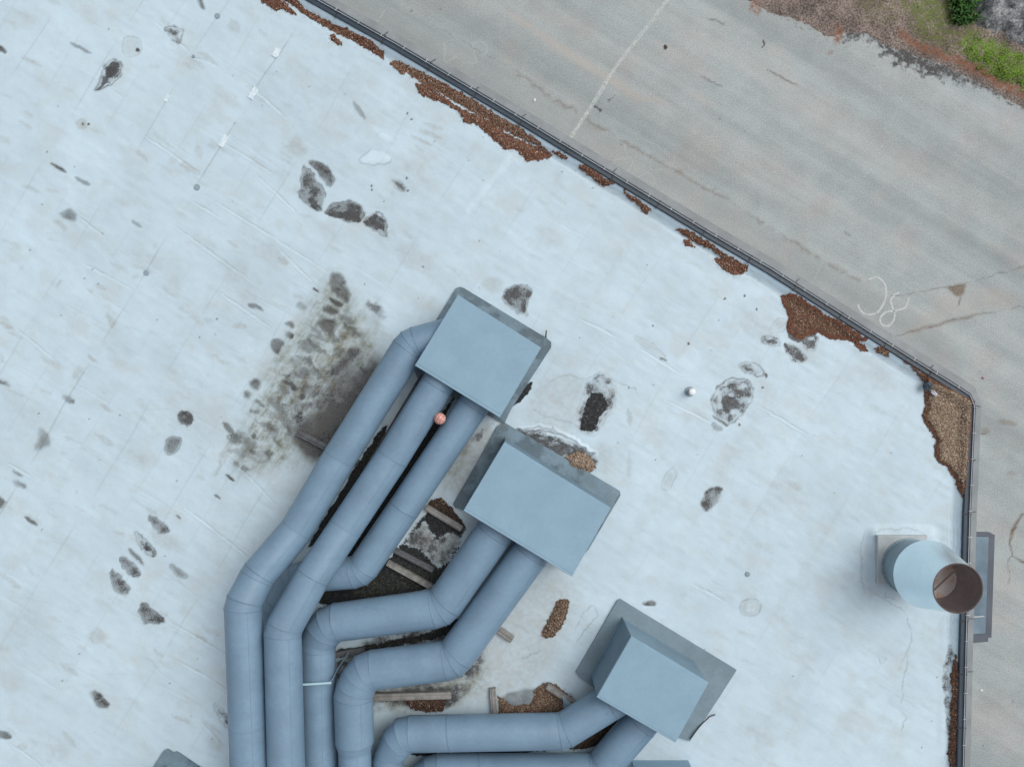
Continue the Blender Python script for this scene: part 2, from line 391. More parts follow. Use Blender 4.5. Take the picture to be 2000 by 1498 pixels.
for i in range(45):     # grazed thin scuffs running almost level
    x = rr.uniform(0, 520); y = rr.uniform(560, 1480); l = rr.uniform(25, 90)
    LN('line', [(x, y), (x+l*.5, y-l*.02), (x+l, y+l*rr.uniform(0, .25))], 1.3, rr.uniform(.08, .22), 1.0, 0.6, brk=.5)
# --- individual stains: (mask, polygon, amount, softness, rim, gradient)
ST = [
 ('speck', [(320,54),(335,50),(355,54),(359,59),(352,86),(345,82),(330,70)], .62, 3, .8, (-.4,.4)),
 ('speck', [(205,125),(217,118),(232,120),(240,135),(240,152),(225,155),(222,165),(205,172),(187,180),(186,175),(195,150)], .44, 3, .9, None),
 ('speck', [(212,124),(226,122),(232,138),(218,150),(205,168),(189,179),(186,175),(203,150)], .82, 4, 0, None),
 ('speck', [(262,96),(273,96),(275,104),(267,105)], .6, 2, 0, None), ('tan', [(238,75),(255,68),(276,78),(280,100),(262,114),(238,106)], .35, 6, .22, None),
 ('soft', [(380,-10),(394,-4),(402,20),(396,21),(386,6)], .6, 4, 0, None), ('soft', [(-6,84),(8,92),(15,106),(4,103),(-6,100)], .7, 3, 0, None),
 ('soft', [(112,420),(117,415),(133,405),(145,412),(149,424),(146,436)], .78, 4, 0, (.4,.5)), ('tan', [(102,432),(115,430),(136,442),(130,455),(110,443)], .45, 5, 0, None),
 ('tan', [(205,605),(228,625),(222,643),(212,642)], .5, 4, 0, None), ('tan', [(148,712),(168,725),(150,742),(138,738)], .5, 6, 0, None),
 ('soft', [(483,592),(492,589),(505,597),(517,609),(505,605),(488,599)], .7, 3, 0, None), ('tan', [(448,640),(465,628),(482,632),(487,643),(470,645)], .5, 4, 0, None),
 ('soft', [(-6,738),(10,744),(22,756),(6,752),(-6,748)], .6, 4, 0, None),
 ('soft', [(120,770),(135,776),(147,785),(142,792),(121,781)], .66, 3, 0, (.6,.3)), ('soft', [(74,832),(88,840),(96,852),(99,865),(85,876),(70,881),(64,872),(76,858)], .66, 5, 0, (.6,.2)),
 ('soft', [(25,915),(38,922),(48,932),(38,930),(27,923)], .55, 3, 0, None), ('soft', [(23,936),(38,938),(53,948),(50,957),(35,950),(24,945)], .78, 4, 0, (.6,.3)),
 ('soft', [(-6,966),(15,980),(8,985),(3,996),(-6,997)], .6, 4, 0, None),
 ('speck', [(351,803),(358,800),(373,804),(380,816),(375,830),(362,832),(348,825),(346,815)], .50, 3, .55, None), ('soft', [(351,803),(358,800),(373,804),(380,816),(375,830),(362,832),(348,825),(346,815)], .5, 3, 0, None),
 ('soft', [(325,855),(335,850),(352,853),(357,861),(348,880),(332,891),(321,884),(320,870)], .62, 3, .3, None),
 ('speck', [(290,1001),(310,1013),(335,1034),(328,1041),(314,1043),(300,1029),(291,1015)], .56, 3, .8, (.5,-.4)), ('soft', [(290,1001),(310,1013),(335,1034),(328,1041),(314,1043),(300,1029),(291,1015)], .45, 2, 0, None),
 ('speck', [(262,1037),(272,1040),(290,1057),(305,1080),(302,1087),(292,1088),(277,1075),(265,1062)], .66, 3, .9, (.3,.3)), ('soft', [(250,1067),(265,1078),(286,1105),(270,1097),(255,1080)], .75, 3, .3, None),
 ('speck', [(234,1088),(245,1085),(270,1110),(279,1122),(268,1128),(252,1124),(237,1105)], .60, 3, .9, (.5,.2)), ('soft', [(234,1088),(245,1085),(270,1110),(279,1122),(268,1128),(252,1124),(237,1105)], .4, 3, 0, None),
 ('speck', [(215,1112),(228,1115),(245,1135),(257,1152),(250,1160),(235,1160),(222,1150),(216,1135)], .58, 3, .7, (.4,-.4)), ('soft', [(215,1112),(228,1115),(245,1135),(257,1152),(250,1160),(235,1160),(222,1150),(216,1135)], .4, 3, 0, None),
 ('soft', [(330,1098),(345,1105),(370,1124),(365,1130),(350,1130),(335,1115)], .72, 3, .3, (0,-.3)),
 ('speck', [(271,1187),(281,1175),(300,1188),(326,1212),(310,1218),(287,1220),(275,1205)], .70, 3, .9, (.3,-.4)), ('soft', [(271,1187),(281,1175),(300,1188),(326,1212),(310,1218),(287,1220),(275,1205)], .45, 3, 0, None),
 ('tan', [(172,1235),(188,1222),(205,1232),(208,1250),(190,1262),(175,1252)], .42, 5, 0, None),
 ('speck', [(181,1345),(195,1354),(215,1372),(208,1386),(190,1378),(178,1365)], .55, 3, .3, None), ('soft', [(178,1345),(195,1354),(215,1372),(208,1386),(190,1382),(176,1365)], .45, 4, 0, None),
 ('speck', [(416,1367),(428,1376),(450,1402),(450,1428),(432,1410),(420,1388)], .50, 3, .5, (.6,0)), ('soft', [(-6,1424),(15,1430),(26,1438),(12,1443),(-6,1441)], .65, 3, 0, None),
 ('tan', [(400,1440),(420,1432),(440,1450),(430,1468),(408,1462)], .4, 8, 0, None),
 ('speck', [(600,317),(618,314),(640,324),(651,340),(654,360),(646,365),(630,350),(613,332)], .50, 3, .8, None), ('soft', [(600,317),(618,314),(640,324),(651,340),(654,360),(646,365),(630,350),(613,332)], .55, 3, 0, None),
 ('speck', [(589,321),(600,330),(620,350),(640,375),(633,388),(625,400),(629,412),(617,412),(598,398),(580,382),(588,362),(588,335)], .40, 3, 1.0, None), ('soft', [(589,321),(600,330),(620,350),(640,375),(633,388),(625,400),(617,412),(598,398),(580,382),(588,362)], .3, 3, 0, None),
 ('speck', [(600,392),(610,385),(625,400),(629,412),(617,412)], .95, 4, 0, None),
 ('speck', [(630,415),(653,397),(675,391),(700,396),(711,412),(710,425),(700,434),(675,430),(648,425)], .48, 3, 1.0, None), ('soft', [(630,415),(653,397),(675,391),(700,396),(711,412),(710,425),(700,434),(675,430),(648,425)], .4, 3, 0, None),
 ('speck', [(632,419),(660,411),(690,414),(708,408),(706,426),(698,433),(675,429),(648,424)], .82, 5, 0, None),
 ('speck', [(707,430),(730,415),(748,415),(757,432),(755,463),(747,460),(722,447)], .60, 4, .9, None), ('speck', [(716,432),(740,430),(746,445),(742,455),(722,446)], .9, 5, 0, None),
 ('speck', [(757,347),(775,350),(792,360),(795,375),(785,375),(762,362)], .50, 4, .3, (.5,.5)), ('soft', [(762,352),(775,352),(790,362),(795,376),(785,374)], .5, 4, 0, None),
 ('pale', [(698,318),(712,300),(728,290),(765,302),(762,322),(725,322)], .55, 3, .35, None), ('pale', [(728,268),(748,255),(775,272),(770,285)], .35, 5, .12, None),
 ('tan', [(555,290),(575,258),(590,272),(602,300),(580,308)], .45, 7, 0, None), ('tan', [(537,505),(550,497),(566,512),(560,525)], .6, 4, 0, None), ('tan', [(775,325),(800,318),(815,335),(795,342)], .35, 6, 0, None),
 # algae field left of the ducts
 ('green', [(605,580),(650,520),(690,575),(760,640),(700,780),(640,900),(520,930),(440,940),(470,800),(520,700),(570,640)], .62, 30, 0, None),
 ('green', [(640,600),(760,640),(690,800),(600,900),(480,900),(500,760),(600,680)], .8, 26, 0, None),
 ('speck', [(643,530),(663,530),(680,557),(684,583),(679,595),(665,590),(640,560)], .56, 5, .5, (.3,.4)), ('soft', [(643,530),(663,530),(680,557),(684,583),(679,595),(665,590),(640,560)], .5, 5, 0, None),
 ('soft', [(609,560),(616,562),(625,573),(618,572)], .95, 2, 0, None), ('soft', [(575,595),(585,586),(600,600),(593,609)], .6, 4, 0, (-.3,0)),
 ('soft', [(554,630),(568,625),(578,633),(575,645),(563,638)], .55, 3, 0, None), ('soft', [(554,645),(565,648),(576,655),(570,665),(556,655)], .9, 3, 0, (.6,.4)),
 ('soft', [(523,675),(538,656),(558,670),(550,680),(543,697)], .72, 3, 0, None),
 ('soft', [(638,578),(670,592),(668,602),(650,596)], .8, 3, 0, None), ('soft', [(633,595),(665,605),(660,618),(630,608)], .72, 4, 0, None), ('soft', [(622,622),(660,622),(655,640),(648,658),(632,648),(618,633)], .72, 5, 0, None),
 ('soft', [(605,650),(640,660),(636,668),(606,660)], .45, 5, 0, None),
 ('speck', [(675,685),(700,672),(712,690),(690,705),(672,730),(645,738),(640,728),(655,705)], .42, 8, 0, None), ('soft', [(675,685),(700,672),(712,690),(690,705),(672,730),(645,738),(640,728),(655,705)], .6, 8, 0, None),
 ('soft', [(700,640),(716,655),(712,680),(700,690),(706,660)], .45, 8, 0, None),
 ('soft', [(485,748),(500,738),(512,752),(500,765)], .72, 5, 0, None), ('soft', [(477,762),(490,768),(486,780),(478,775)], .65, 5, 0, None), ('soft', [(572,722),(600,730),(598,740),(575,735)], .55, 5, 0, None),
 ('speck', [(550,740),(570,742),(583,757),(578,765),(555,755)], .5, 5, 0, None), ('soft', [(550,740),(570,742),(583,757),(578,765),(555,755)], .65, 5, 0, None), ('soft', [(582,772),(592,768),(598,776),(590,783)], .95, 3, 0, None),
 ('soft', [(517,823),(545,840),(543,850),(520,835)], .65, 4, 0, None), ('soft', [(473,868),(490,872),(503,888),(492,890)], .6, 4, 0, None), ('soft', [(452,902),(465,900),(470,915),(458,915)], .4, 4, 0, None),
 ('soft', [(468,880),(500,895),(520,905),(500,905)], .4, 6, 0, None),
 ('speck', [(540,720),(640,700),(700,700),(690,790),(640,860),(560,870),(530,800)], .26, 22, 0, None),
 ('speck', [(700,705),(740,700),(730,760),(690,830),(640,905),(600,900),(565,848),(600,815),(650,770)], .34, 20, 0, None), ('soft', [(735,690),(750,720),(720,790),(650,900),(610,905),(560,850),(600,815),(650,790),(690,740)], 1.0, 24, 0, None), ('soft', [(640,740),(690,690),(720,690),(690,770),(640,820),(600,800)], .45, 16, 0, None), ('speck', [(560,790),(640,740),(690,760),(640,860),(570,860)], .36, 18, 0, None), ('soft', [(690,720),(745,700),(730,760),(690,830),(640,905),(600,900),(565,848),(600,815),(650,770)], .62, 16, 0, None),
 ('soft', [(560,842),(600,812),(650,780),(700,780),(650,890),(625,905),(590,892)], .85, 16, 0, None), ('wet', [(600,850),(640,830),(680,810),(650,890),(625,905),(600,885)], .42, 14, 0, None),
 # right half
 ('speck', [(985,560),(1025,555),(1040,572),(1028,595),(1028,620),(1015,615),(975,588)], .50, 5, .7, None), ('tan', [(935,550),(960,538),(985,545),(980,570),(955,572)], .4, 6, 0, None),
 ('soft', [(985,560),(1025,555),(1040,572),(1028,595),(1028,620),(1015,615),(975,588)], .3, 5, 0, None),
 ('wet', [(1148,775),(1158,765),(1178,770),(1190,790),(1183,804),(1170,820),(1161,846),(1140,843),(1128,835)], .72, 2.5, 0, None),
 ('speck', [(1140,760),(1150,735),(1180,722),(1205,748),(1205,800),(1180,822),(1166,856),(1130,850),(1120,830)], .36, 5, .2, None),
 ('speck', [(1000,832),(1050,842),(1100,858),(1150,878),(1175,905),(1130,925),(1080,900),(1010,860)], .62, 4, .4, None),
 ('tan', [(1050,740),(1100,725),(1150,740),(1130,850),(1060,850),(1010,820)], .35, 16, 0, None), ('tan', [(1160,855),(1200,880),(1190,930),(1165,915)], .35, 12, 0, None),
 ('wet', [(1042,735),(1036,765),(1005,797),(986,814),(1000,780)], .75, 3, 0, None),
 ('speck', [(1438,715),(1450,705),(1470,705),(1488,718),(1495,733),(1483,738),(1460,730)], .52, 4, .9, (-.2,.3)), ('soft', [(1493,730),(1498,731),(1498,737),(1493,737)], 1, 1.5, 0, None),
 ('speck', [(1400,755),(1425,738),(1463,740),(1473,760),(1465,788),(1445,818),(1425,832),(1407,820),(1385,790)], .40, 4, 1.0, None),
 ('speck', [(1420,768),(1443,775),(1445,793),(1425,812),(1408,800),(1403,783)], .82, 6, 0, None), ('soft', [(1388,808),(1400,812),(1425,832),(1415,832)], .75, 2, 0, None),
 ('soft', [(1385,825),(1400,825),(1415,840),(1395,844)], .5, 3, .3, None),
 ('speck', [(1483,660),(1500,653),(1525,665),(1523,680),(1495,674)], .50, 4, .3, None), ('speck', [(1528,670),(1550,672),(1580,698),(1568,712),(1548,710),(1535,688)], .55, 4, .3, None), ('speck', [(1575,650),(1600,653),(1600,675),(1585,692),(1555,668)], .44, 5, .2, None),
 ('speck', [(1530,668),(1540,672),(1545,682),(1534,680)], .9, 3, 0, None), ('tan', [(1500,650),(1515,620),(1538,625),(1535,650)], .4, 5, .2, None),
 ('speck', [(1535,625),(1600,650),(1580,665),(1560,672),(1536,655)], .85, 4, 0, None),
 ('soft', [(1288,697),(1296,698),(1306,706),(1298,706)], .9, 2, 0, None), ('tan', [(1228,655),(1270,665),(1310,705),(1280,695)], .4, 5, .2, None),
 ('soft', [(1370,975),(1380,955),(1400,947),(1415,950),(1408,970),(1395,993),(1378,1000),(1366,990)], .55, 4, .3, (-.3,.4)), ('speck', [(1370,975),(1380,955),(1400,947),(1415,950),(1408,970),(1395,993),(1378,1000),(1366,990)], .42, 4, 0, None),
 ('soft', [(1248,1178),(1267,1169),(1285,1175),(1277,1186)], .5, 3, 0, None), ('speck', [(1248,1178),(1267,1169),(1285,1175),(1277,1186)], .42, 3, 0, None),
 ('tan', [(1535,940),(1555,935),(1575,950),(1560,965),(1540,955)], .45, 6, 0, None), ('tan', [(1285,950),(1310,910),(1325,925),(1305,960)], .35, 5, .25, None), ('tan', [(1225,890),(1233,880),(1233,930),(1222,940)], .4, 5, 0, None),
 ('tan', [(1443,1187),(1450,1172),(1470,1168),(1488,1178),(1486,1196),(1466,1206),(1448,1200)], .4, 4, .55, None), ('pale', [(1452,1187),(1458,1178),(1472,1177),(1478,1188),(1468,1197),(1456,1196)], .5, 4, 0, None),
 ('pale', [(905,410),(940,370),(985,310),(1000,300),(995,325),(960,360),(915,425)], .35, 6, 0, None),
 ('speck', [(1850,1262),(1860,1258),(1856,1290),(1850,1310),(1855,1360),(1856,1420),(1850,1440),(1846,1380),(1838,1310)], .52, 4, .5, None), ('wet', [(1862,1275),(1866,1300),(1865,1400),(1861,1500),(1850,1500),(1852,1430),(1857,1380)], .6, 3, 0, None),
 # under and between the ducts
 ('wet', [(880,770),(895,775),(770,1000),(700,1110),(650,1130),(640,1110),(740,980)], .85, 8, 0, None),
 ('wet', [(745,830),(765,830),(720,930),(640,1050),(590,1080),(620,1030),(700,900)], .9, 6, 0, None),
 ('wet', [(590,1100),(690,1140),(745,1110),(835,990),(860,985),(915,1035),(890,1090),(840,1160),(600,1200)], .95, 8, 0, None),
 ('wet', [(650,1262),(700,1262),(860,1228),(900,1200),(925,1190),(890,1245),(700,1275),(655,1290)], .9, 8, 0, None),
 ('speck', [(650,1262),(900,1200),(960,1250),(935,1330),(880,1330),(740,1400),(655,1400)], .42, 14, 0, None), ('green', [(650,1262),(880,1240),(960,1280),(935,1370),(740,1400)], .7, 18, 0, None),
 ('speck', [(740,1342),(880,1335),(930,1335),(900,1365),(870,1390),(790,1392)], .56, 8, 0, None),
 ('tan', [(740,1350),(950,1280),(1050,1220),(1110,1120),(1060,1380),(740,1390)], .5, 30, 0, None), ('tan', [(960,1150),(1130,1090),(1120,1260),(1000,1380),(920,1340)], .45, 30, 0, None),
 ('green', [(870,860),(935,820),(900,930),(850,1000)], .5, 14, 0, None), ('tan', [(880,850),(985,810),(930,1000),(870,960)], .6, 14, 0, None),
 ('speck', [(915,855),(950,830),(940,860),(915,870)], .45, 5, 0, None), ('wet', [(1130,1440),(1200,1400),(1225,1420),(1160,1462),(1100,1466)], .85, 5, 0, None), ('wet', [(790,1455),(1000,1455),(1110,1462),(1000,1475),(790,1480)], .9, 5, 0, None),
 ('speck', [(850,980),(862,972),(900,1010),(912,1035),(890,1050),(850,1000)], .85, 4, 0, None),
 ('soft', [(975,1358),(1045,1340),(1110,1350),(1125,1370),(1090,1395),(970,1395)], .5, 5, 0, None),
]
for nm, pts, amt, soft, rim, gr in ST: P(nm, pts, amt, soft, rim, 1.0, gr)
# grey-green crusted patch inside the wet area (dries to pale moss crust)
def cut(names, pts, k, soft):
    w_ = roof.win(pts, soft*3); d = sdf(pts, roof.X[w_]+roof.WX[w_]*1.5, roof.Y[w_]+roof.WY[w_]*1.5); f = 1-sstep(-d, -soft, soft)*k
    for n in names: roof.m[n][w_] *= f
P('tan', [(800,1045),(830,1015),(850,1050),(885,1040),(905,1050),(880,1090),(860,1110),(820,1075),(790,1060)], .6, 8)
cut(['wet'], [(800,1045),(830,1015),(850,1050),(885,1040),(905,1050),(880,1090),(860,1110),(820,1075),(790,1060)], .8, 14)
P('green', [(800,1045),(830,1015),(850,1050),(885,1040),(905,1050),(880,1090),(860,1110),(820,1075),(790,1060)], .55, 8); P('speck', [(800,1045),(830,1015),(850,1050),(885,1040),(905,1050),(880,1090),(860,1110),(820,1075),(790,1060)], .40, 10)
P('moss', [(700,850),(745,830),(770,900),(690,1080),(640,1100),(690,950)], .6, 10); P('moss', [(690,1140),(745,1120),(800,1110),(880,1090),(840,1160),(690,1180)], .55, 8); P('moss', [(655,1262),(900,1215),(890,1245),(700,1275),(660,1285)], .5, 6)
for p, q, wd, a in [((137,85),(178,104),6,.45),((100,318),(130,338),5,.75),((148,347),(175,362),6,.45),((258,432),(275,444),6,.35),((48,1008),(71,1026),5,.7),((437,825),(456,846),9,.6),((442,927),(458,938),4,.9),((690,200),(712,232),8,.35),((418,966),(430,974),2,.9),((345,1005),(352,1012),2,.8),((1228,800),(1230,830),8,.15)]:
    LN('soft', [p, q], wd, a, 2.5)
for p, q, wd, a in [((45,112),(81,129),6,.5),((358,318),(388,337),8,.5),((385,285),(392,310),14,.28),((38,237),(62,252),6,.4),((50,218),(64,228),5,.4),((120,548),(112,558),4,.6),((173,695),(190,708),5,.6),((0,630),(24,641),8,.6),((120,1295),(150,1318),9,.5),((125,1430),(148,1457),9,.4),((450,40),(465,62),18,.35),((820,255),(862,270),7,.5),((803,265),(842,283),6,.5),((830,242),(864,253),7,.45),((810,285),(828,296),6,.3),((150,240),(170,246),20,.55)]:
    LN('tan', [p, q], wd, a, 4)
# faint long run-off bands on the right half
for x, y, l in [(1330,900,220),(1500,780,300),(1650,980,260),(1250,430,160),(1450,600,140),(1600,1250,200),(1720,1300,180)]:
    LN('tan', [(x, y), (x-l*.52, y+l*.85)], 18, .14, 14, 3.0)
# dark specks
for i in range(130):
    x = rr.uniform(0, 1850); y = rr.uniform(0, 1490); LN('soft', [(x, y), (x+rr.uniform(-2, 3), y+rr.uniform(0, 2))], rr.uniform(1.5, 3), rr.uniform(.3, .9), 1)
for x, y in [(793,347),(796,373),(724,362),(725,371),(795,222),(803,234),(1415,583),(1453,578),(1343,670),(1477,603),(1488,757),(1442,829),(160,243),(172,243)]:
    LN('soft', [(x, y), (x+3, y+1)], 4, .95, 1.2)
# crease shade painted as dark lines beside the parapet and around the stack curb
for off_, a_, l0, l1 in [(16, .4, 0, 1), (24, .3, 0, 1), (33, .25, 0, 1)]:
    for (x0, y0), (x1, y1) in zip(EDGE_IN[1:8], EDGE_IN[2:9]):
        ln = math.hypot(x1-x0, y1-y0); nx_, ny_ = -(y1-y0)/ln, (x1-x0)/ln
        LN('line', [(x0+nx_*off_, y0+ny_*off_), (x1+nx_*off_, y1+ny_*off_)], 1.2, a_, 1.0, .6, taper=False, brk=1.0)
for off_ in (8, 14, 20, 26, 32): LN('line', [(1882-off_, 985), (1876-off_*.8, 1250)], 1.2, .38, 1.0, .4, brk=.5)
for pts in ([(1690,1040),(1683,1060),(1682,1120),(1690,1160)], [(1707,1040),(1725,1034),(1775,1030),(1806,1042)], [(1728,1152),(1730,1165),(1742,1167),(1752,1172)], [(1695,1150),(1740,1175),(1770,1200),(1782,1250),(1770,1275),(1755,1308)], [(1775,1260),(1765,1340),(1760,1375)], [(1755,1385),(1770,1400),(1760,1430)], [(1230,1200),(1270,1340)], [(1160,1180),(1168,1200),(1130,1250),(1125,1255)], [(1160,1180),(1140,1195),(1120,1235)], [(1725,1280),(1733,1288),(1720,1295),(1718,1282)]):
    LN('line', pts, 1.6, .55, 1.2, .8, brk=.4)
for pts in ([(1012,834),(1050,831),(1085,838),(1120,856),(1165,888)], [(1030,846),(1075,850),(1110,868),(1150,893)], [(1020,838),(1060,838),(1095,846)]):
    LN('pale', pts, 5, .95, 2.5, .8, brk=.4); LN('line', [(x, y+4) for x, y in pts], 2.5, .8, 1.5, .8, brk=.6)  # folds: painted pale highlight with a painted dark shade line below
for pts in ([(985,800),(960,830),(925,862)], [(975,822),(940,850),(900,880)], [(1040,800),(1120,830),(1165,840)], [(1075,745),(1110,735),(1150,742)], [(1190,740),(1240,760),(1250,775)], [(960,1230),(985,1200),(1010,1150)], [(1010,1290),(1060,1270)], [(900,1350),(935,1345),(960,1330)]):
    LN('line', pts, 1.8, .5, 1.4, 1.0, brk=.5)  # fold shade painted as thin dark lines

# relief: soft undulation, folds at the parapet, puddle hollows
Z = (vnoise(roof.X, roof.Y, 60, 21)-.5)*0.012+(vnoise(A_/3, B_, 9, 22)-.5)*0.006
Z += roof.m['pale']*0.016-roof.m['line']*0.004-roof.m['speck']*0.004-roof.m['wet']*0.006
EP = np.array(EDGE_IN+[(-900, 1900), (-900, -330)], float)
de = sdf(EP, roof.X, roof.Y)      # negative inside, distance to parapet in px
Z += sstep(de, -26, -4)*0.10
Z += np.exp(-((de+34)/7)**2)*0.012*vnoise(roof.X, roof.Y, 40, 8)
roof.m['edge'] = sstep(de, -26, -8).astype(np.float32)
# raised curb skirt around stack
ds = sdf([(1710,1046),(1812,1046),(1812,1143),(1710,1143)], roof.X, roof.Y); Z += (1-sstep(ds, 0, 24))*0.10
cx = (roof.X[:-1, :-1]+roof.X[1:, 1:])/2; cy = (roof.Y[:-1, :-1]+roof.Y[1:, 1:])/2
keep = (de[:-1, :-1] < 3)
def mk_roof():
    t = NT('roof_membrane')
    a1 = math.atan2(.52, .854)
    ns = t.noise(0.8, 5, 0.62, rot=a1, stretch=(1.0, 2.6, 1)); nm = t.noise(3.2, 5, 0.62); nf = t.noise(24, 4, 0.6); nb = t.noise(0.45, 4, 0.55); nsp = t.noise(34, 3, 0.7); nsp2 = t.noise(9, 4, 0.65)
    c = t.mix(t.ramp(ns, 0.33, 0.68), (0.480, 0.598, 0.662), (0.512, 0.640, 0.712))
    c = t.mul(c, t.ramp(nb, 0.3, 0.7, 0.94, 1.03)); c = t.mul(c, t.ramp(nm, 0.3, 0.7, 0.965, 1.02)); c = t.mix(t.ramp(t.noise(1.3, 5, 0.6, off=(9, 4, 0)), 0.48, 0.72, 0, 0.55), c, (0.46, 0.515, 0.52)); c = t.mix(t.ramp(t.noise(2.2, 6, 0.68, rot=a1, stretch=(1, 2.2, 1), off=(1, 8, 0)), 0.54, 0.74, 0, 0.32), c, (0.415, 0.43, 0.405)); c = t.mul(c, t.ramp(nf, 0.3, 0.7, 0.97, 1.02))
    c = t.mul(c, t.ramp(t.attr('sheet'), 0, 1.3, 1.02, 0.95, False))
    c = t.mix(t.math('MULTIPLY', t.attr('edge'), 0.5), c, (0.42, 0.55, 0.66))
    c = t.mix(t.math('MULTIPLY', t.attr('pale'), 0.75), c, (0.63, 0.77, 0.85))
    tn = t.math('MULTIPLY', t.attr('tan'), t.ramp(nsp2, 0.3, 0.7, 0.55, 1.15)); c = t.mix(tn, c, (0.32, 0.325, 0.295))
    ln = t.math('MULTIPLY', t.attr('line'), 0.85); c = t.mix(ln, c, (0.20, 0.215, 0.22))
    gr = t.math('MULTIPLY', t.attr('green'), t.ramp(t.noise(4.5, 6, .72), 0.3, 0.7, 0.45, 1.25)); gs = t.ramp(t.noise(1.6, 5, .65, rot=a1+1.5708, stretch=(.5, 3, 1)), .35, .65, .55, 1.25); c = t.mix(t.math('MULTIPLY', gr, gs, clamp=True), c, (0.175, 0.18, 0.132))
    sf = t.math('MULTIPLY', t.math('POWER', t.attr('soft'), 0.85), t.ramp(nsp, 0.25, 0.75, 0.75, 1.15)); c = t.mix(t.math('MULTIPLY', sf, 1.2, clamp=True), c, (0.066, 0.066, 0.058)); c = t.mix(t.math('MULTIPLY', t.ramp(t.attr('speck'), .08, .62, 0, .8), t.ramp(nsp2, .3, .7, .55, 1.3), clamp=True), c, (0.10, 0.103, 0.103))
    v = t.math('MULTIPLY_ADD', t.math('SUBTRACT', nsp, 0.5), 1.5, t.attr('speck')); v = t.math('MULTIPLY_ADD', t.math('SUBTRACT', nsp2, 0.5), 0.9, v)
    sp = t.math('MULTIPLY', t.ramp(v, 0.40, 0.66), t.ramp(t.attr('speck'), 0.03, 0.2)); c = t.mix(t.math('MULTIPLY', sp, t.ramp(nm, .35, .65, .72, .97)), c, t.mix(t.ramp(nf, .35, .65), (0.03, 0.031, 0.034), (0.075, 0.077, 0.078)))
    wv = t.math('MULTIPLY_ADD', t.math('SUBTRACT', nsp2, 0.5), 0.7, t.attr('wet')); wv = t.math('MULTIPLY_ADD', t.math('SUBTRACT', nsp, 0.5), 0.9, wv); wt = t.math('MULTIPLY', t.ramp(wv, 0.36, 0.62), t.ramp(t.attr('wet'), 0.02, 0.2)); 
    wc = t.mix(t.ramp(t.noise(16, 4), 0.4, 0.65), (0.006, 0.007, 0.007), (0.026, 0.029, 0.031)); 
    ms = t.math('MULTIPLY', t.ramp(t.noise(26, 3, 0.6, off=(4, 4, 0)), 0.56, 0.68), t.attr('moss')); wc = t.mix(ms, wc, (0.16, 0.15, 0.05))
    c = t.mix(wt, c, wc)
    rough = t.math('SUBTRACT', 0.52, t.math('MULTIPLY', wt, -0.15))
    t.bump(t.math('ADD', t.math('MULTIPLY', nf, 0.4), ns), 0.25, 0.01)
    return t.done(c, rough, 0, 0.35)
M_roof = mk_roof()
building = empty('flat_roofed_building', at(600, 700, ZG), 'large building with a flat pale blue membrane roof, dark metal edge and stained surface', 'building')
roof.mesh('roof', M_roof, Z, keep, building)
del ds, A_, B_

# parapet, coping, wire, fascia, wall
mb = MB(); sweep(mb, edge, [(-0.03, 0.05), (-0.03, 0.125), (-0.015, 0.14), (0.045, 0.14), (0.06, 0.125), (0.075, 0.125), (0.09, 0.14), (EDGE_OUT_D-0.01, 0.14), (EDGE_OUT_D, 0.125), (EDGE_OUT_D, 0.02)])
coping = mb.build('coping', M_coping, building)
mb = MB(); sweep(mb, edge, [(EDGE_OUT_D-0.03, 0.075), (EDGE_OUT_D+0.03, 0.07), (EDGE_OUT_D+0.205, 0.0), (EDGE_OUT_D+0.215, -0.02), (EDGE_OUT_D+0.205, -0.10)])
fascia = mb.build('eaves_flashing', M_fascia, building)
wall_pts = [Vector((p.x, p.y)) for p in offs(edge, EDGE_OUT_D+0.12)]
far = [at(-900, 1900), at(-900, -330)]
mb = MB(); ring = [(p.x, p.y) for p in wall_pts]+[(p.x, p.y) for p in far]; n = len(ring)
mb.add([(x, y, ZG-0.3) for x, y in ring]+[(x, y, -0.03) for x, y in ring], [(i, n+i, n+(i+1) % n, (i+1) % n) for i in range(n)])
mb.build('wall', M_facade, building)
wire_path = [Vector((p.x, p.y, 0.165)) for p in offs(edge, EDGE_OUT_D-0.055)]
mb = MB(); mb.tube(wire_path, 0.007, 6); wire = mb.build('lightning_wire', M_clip, building)
for i, (p, d) in enumerate(along(wire_path, 0.56, 0.2)):
    nrm = Vector((-d.y, d.x, 0)); mb = MB(); mb.bar(p-nrm*0.02-Vector((0, 0, 0.012)), p+nrm*random.uniform(0.04, 0.09)-Vector((0, 0, 0.03)), 0.014, 0.012, bev=0.003)
    mb.build('wire_clip', M_clip, wire)
for i, (p, d) in enumerate(along([Vector((q.x, q.y, 0.143)) for q in edge], 1.15, 0.35)):
    nrm = Vector((-d.y, d.x, 0)); mb = MB(); mb.bar(p-nrm*0.06, p+nrm*(EDGE_OUT_D-0.005), 0.030, 0.016, bev=0.004)
    if random.random() < .6: mb.bar(p+nrm*(EDGE_OUT_D-0.01)-d*0.05-Vector((0, 0, .02)), p+nrm*(EDGE_OUT_D+random.uniform(.10, .19))-d*random.uniform(-.02, .05)-Vector((0, 0, .09)), 0.010, 0.010, bev=0.002)
    mb.build('coping_bracket', M_black, coping)
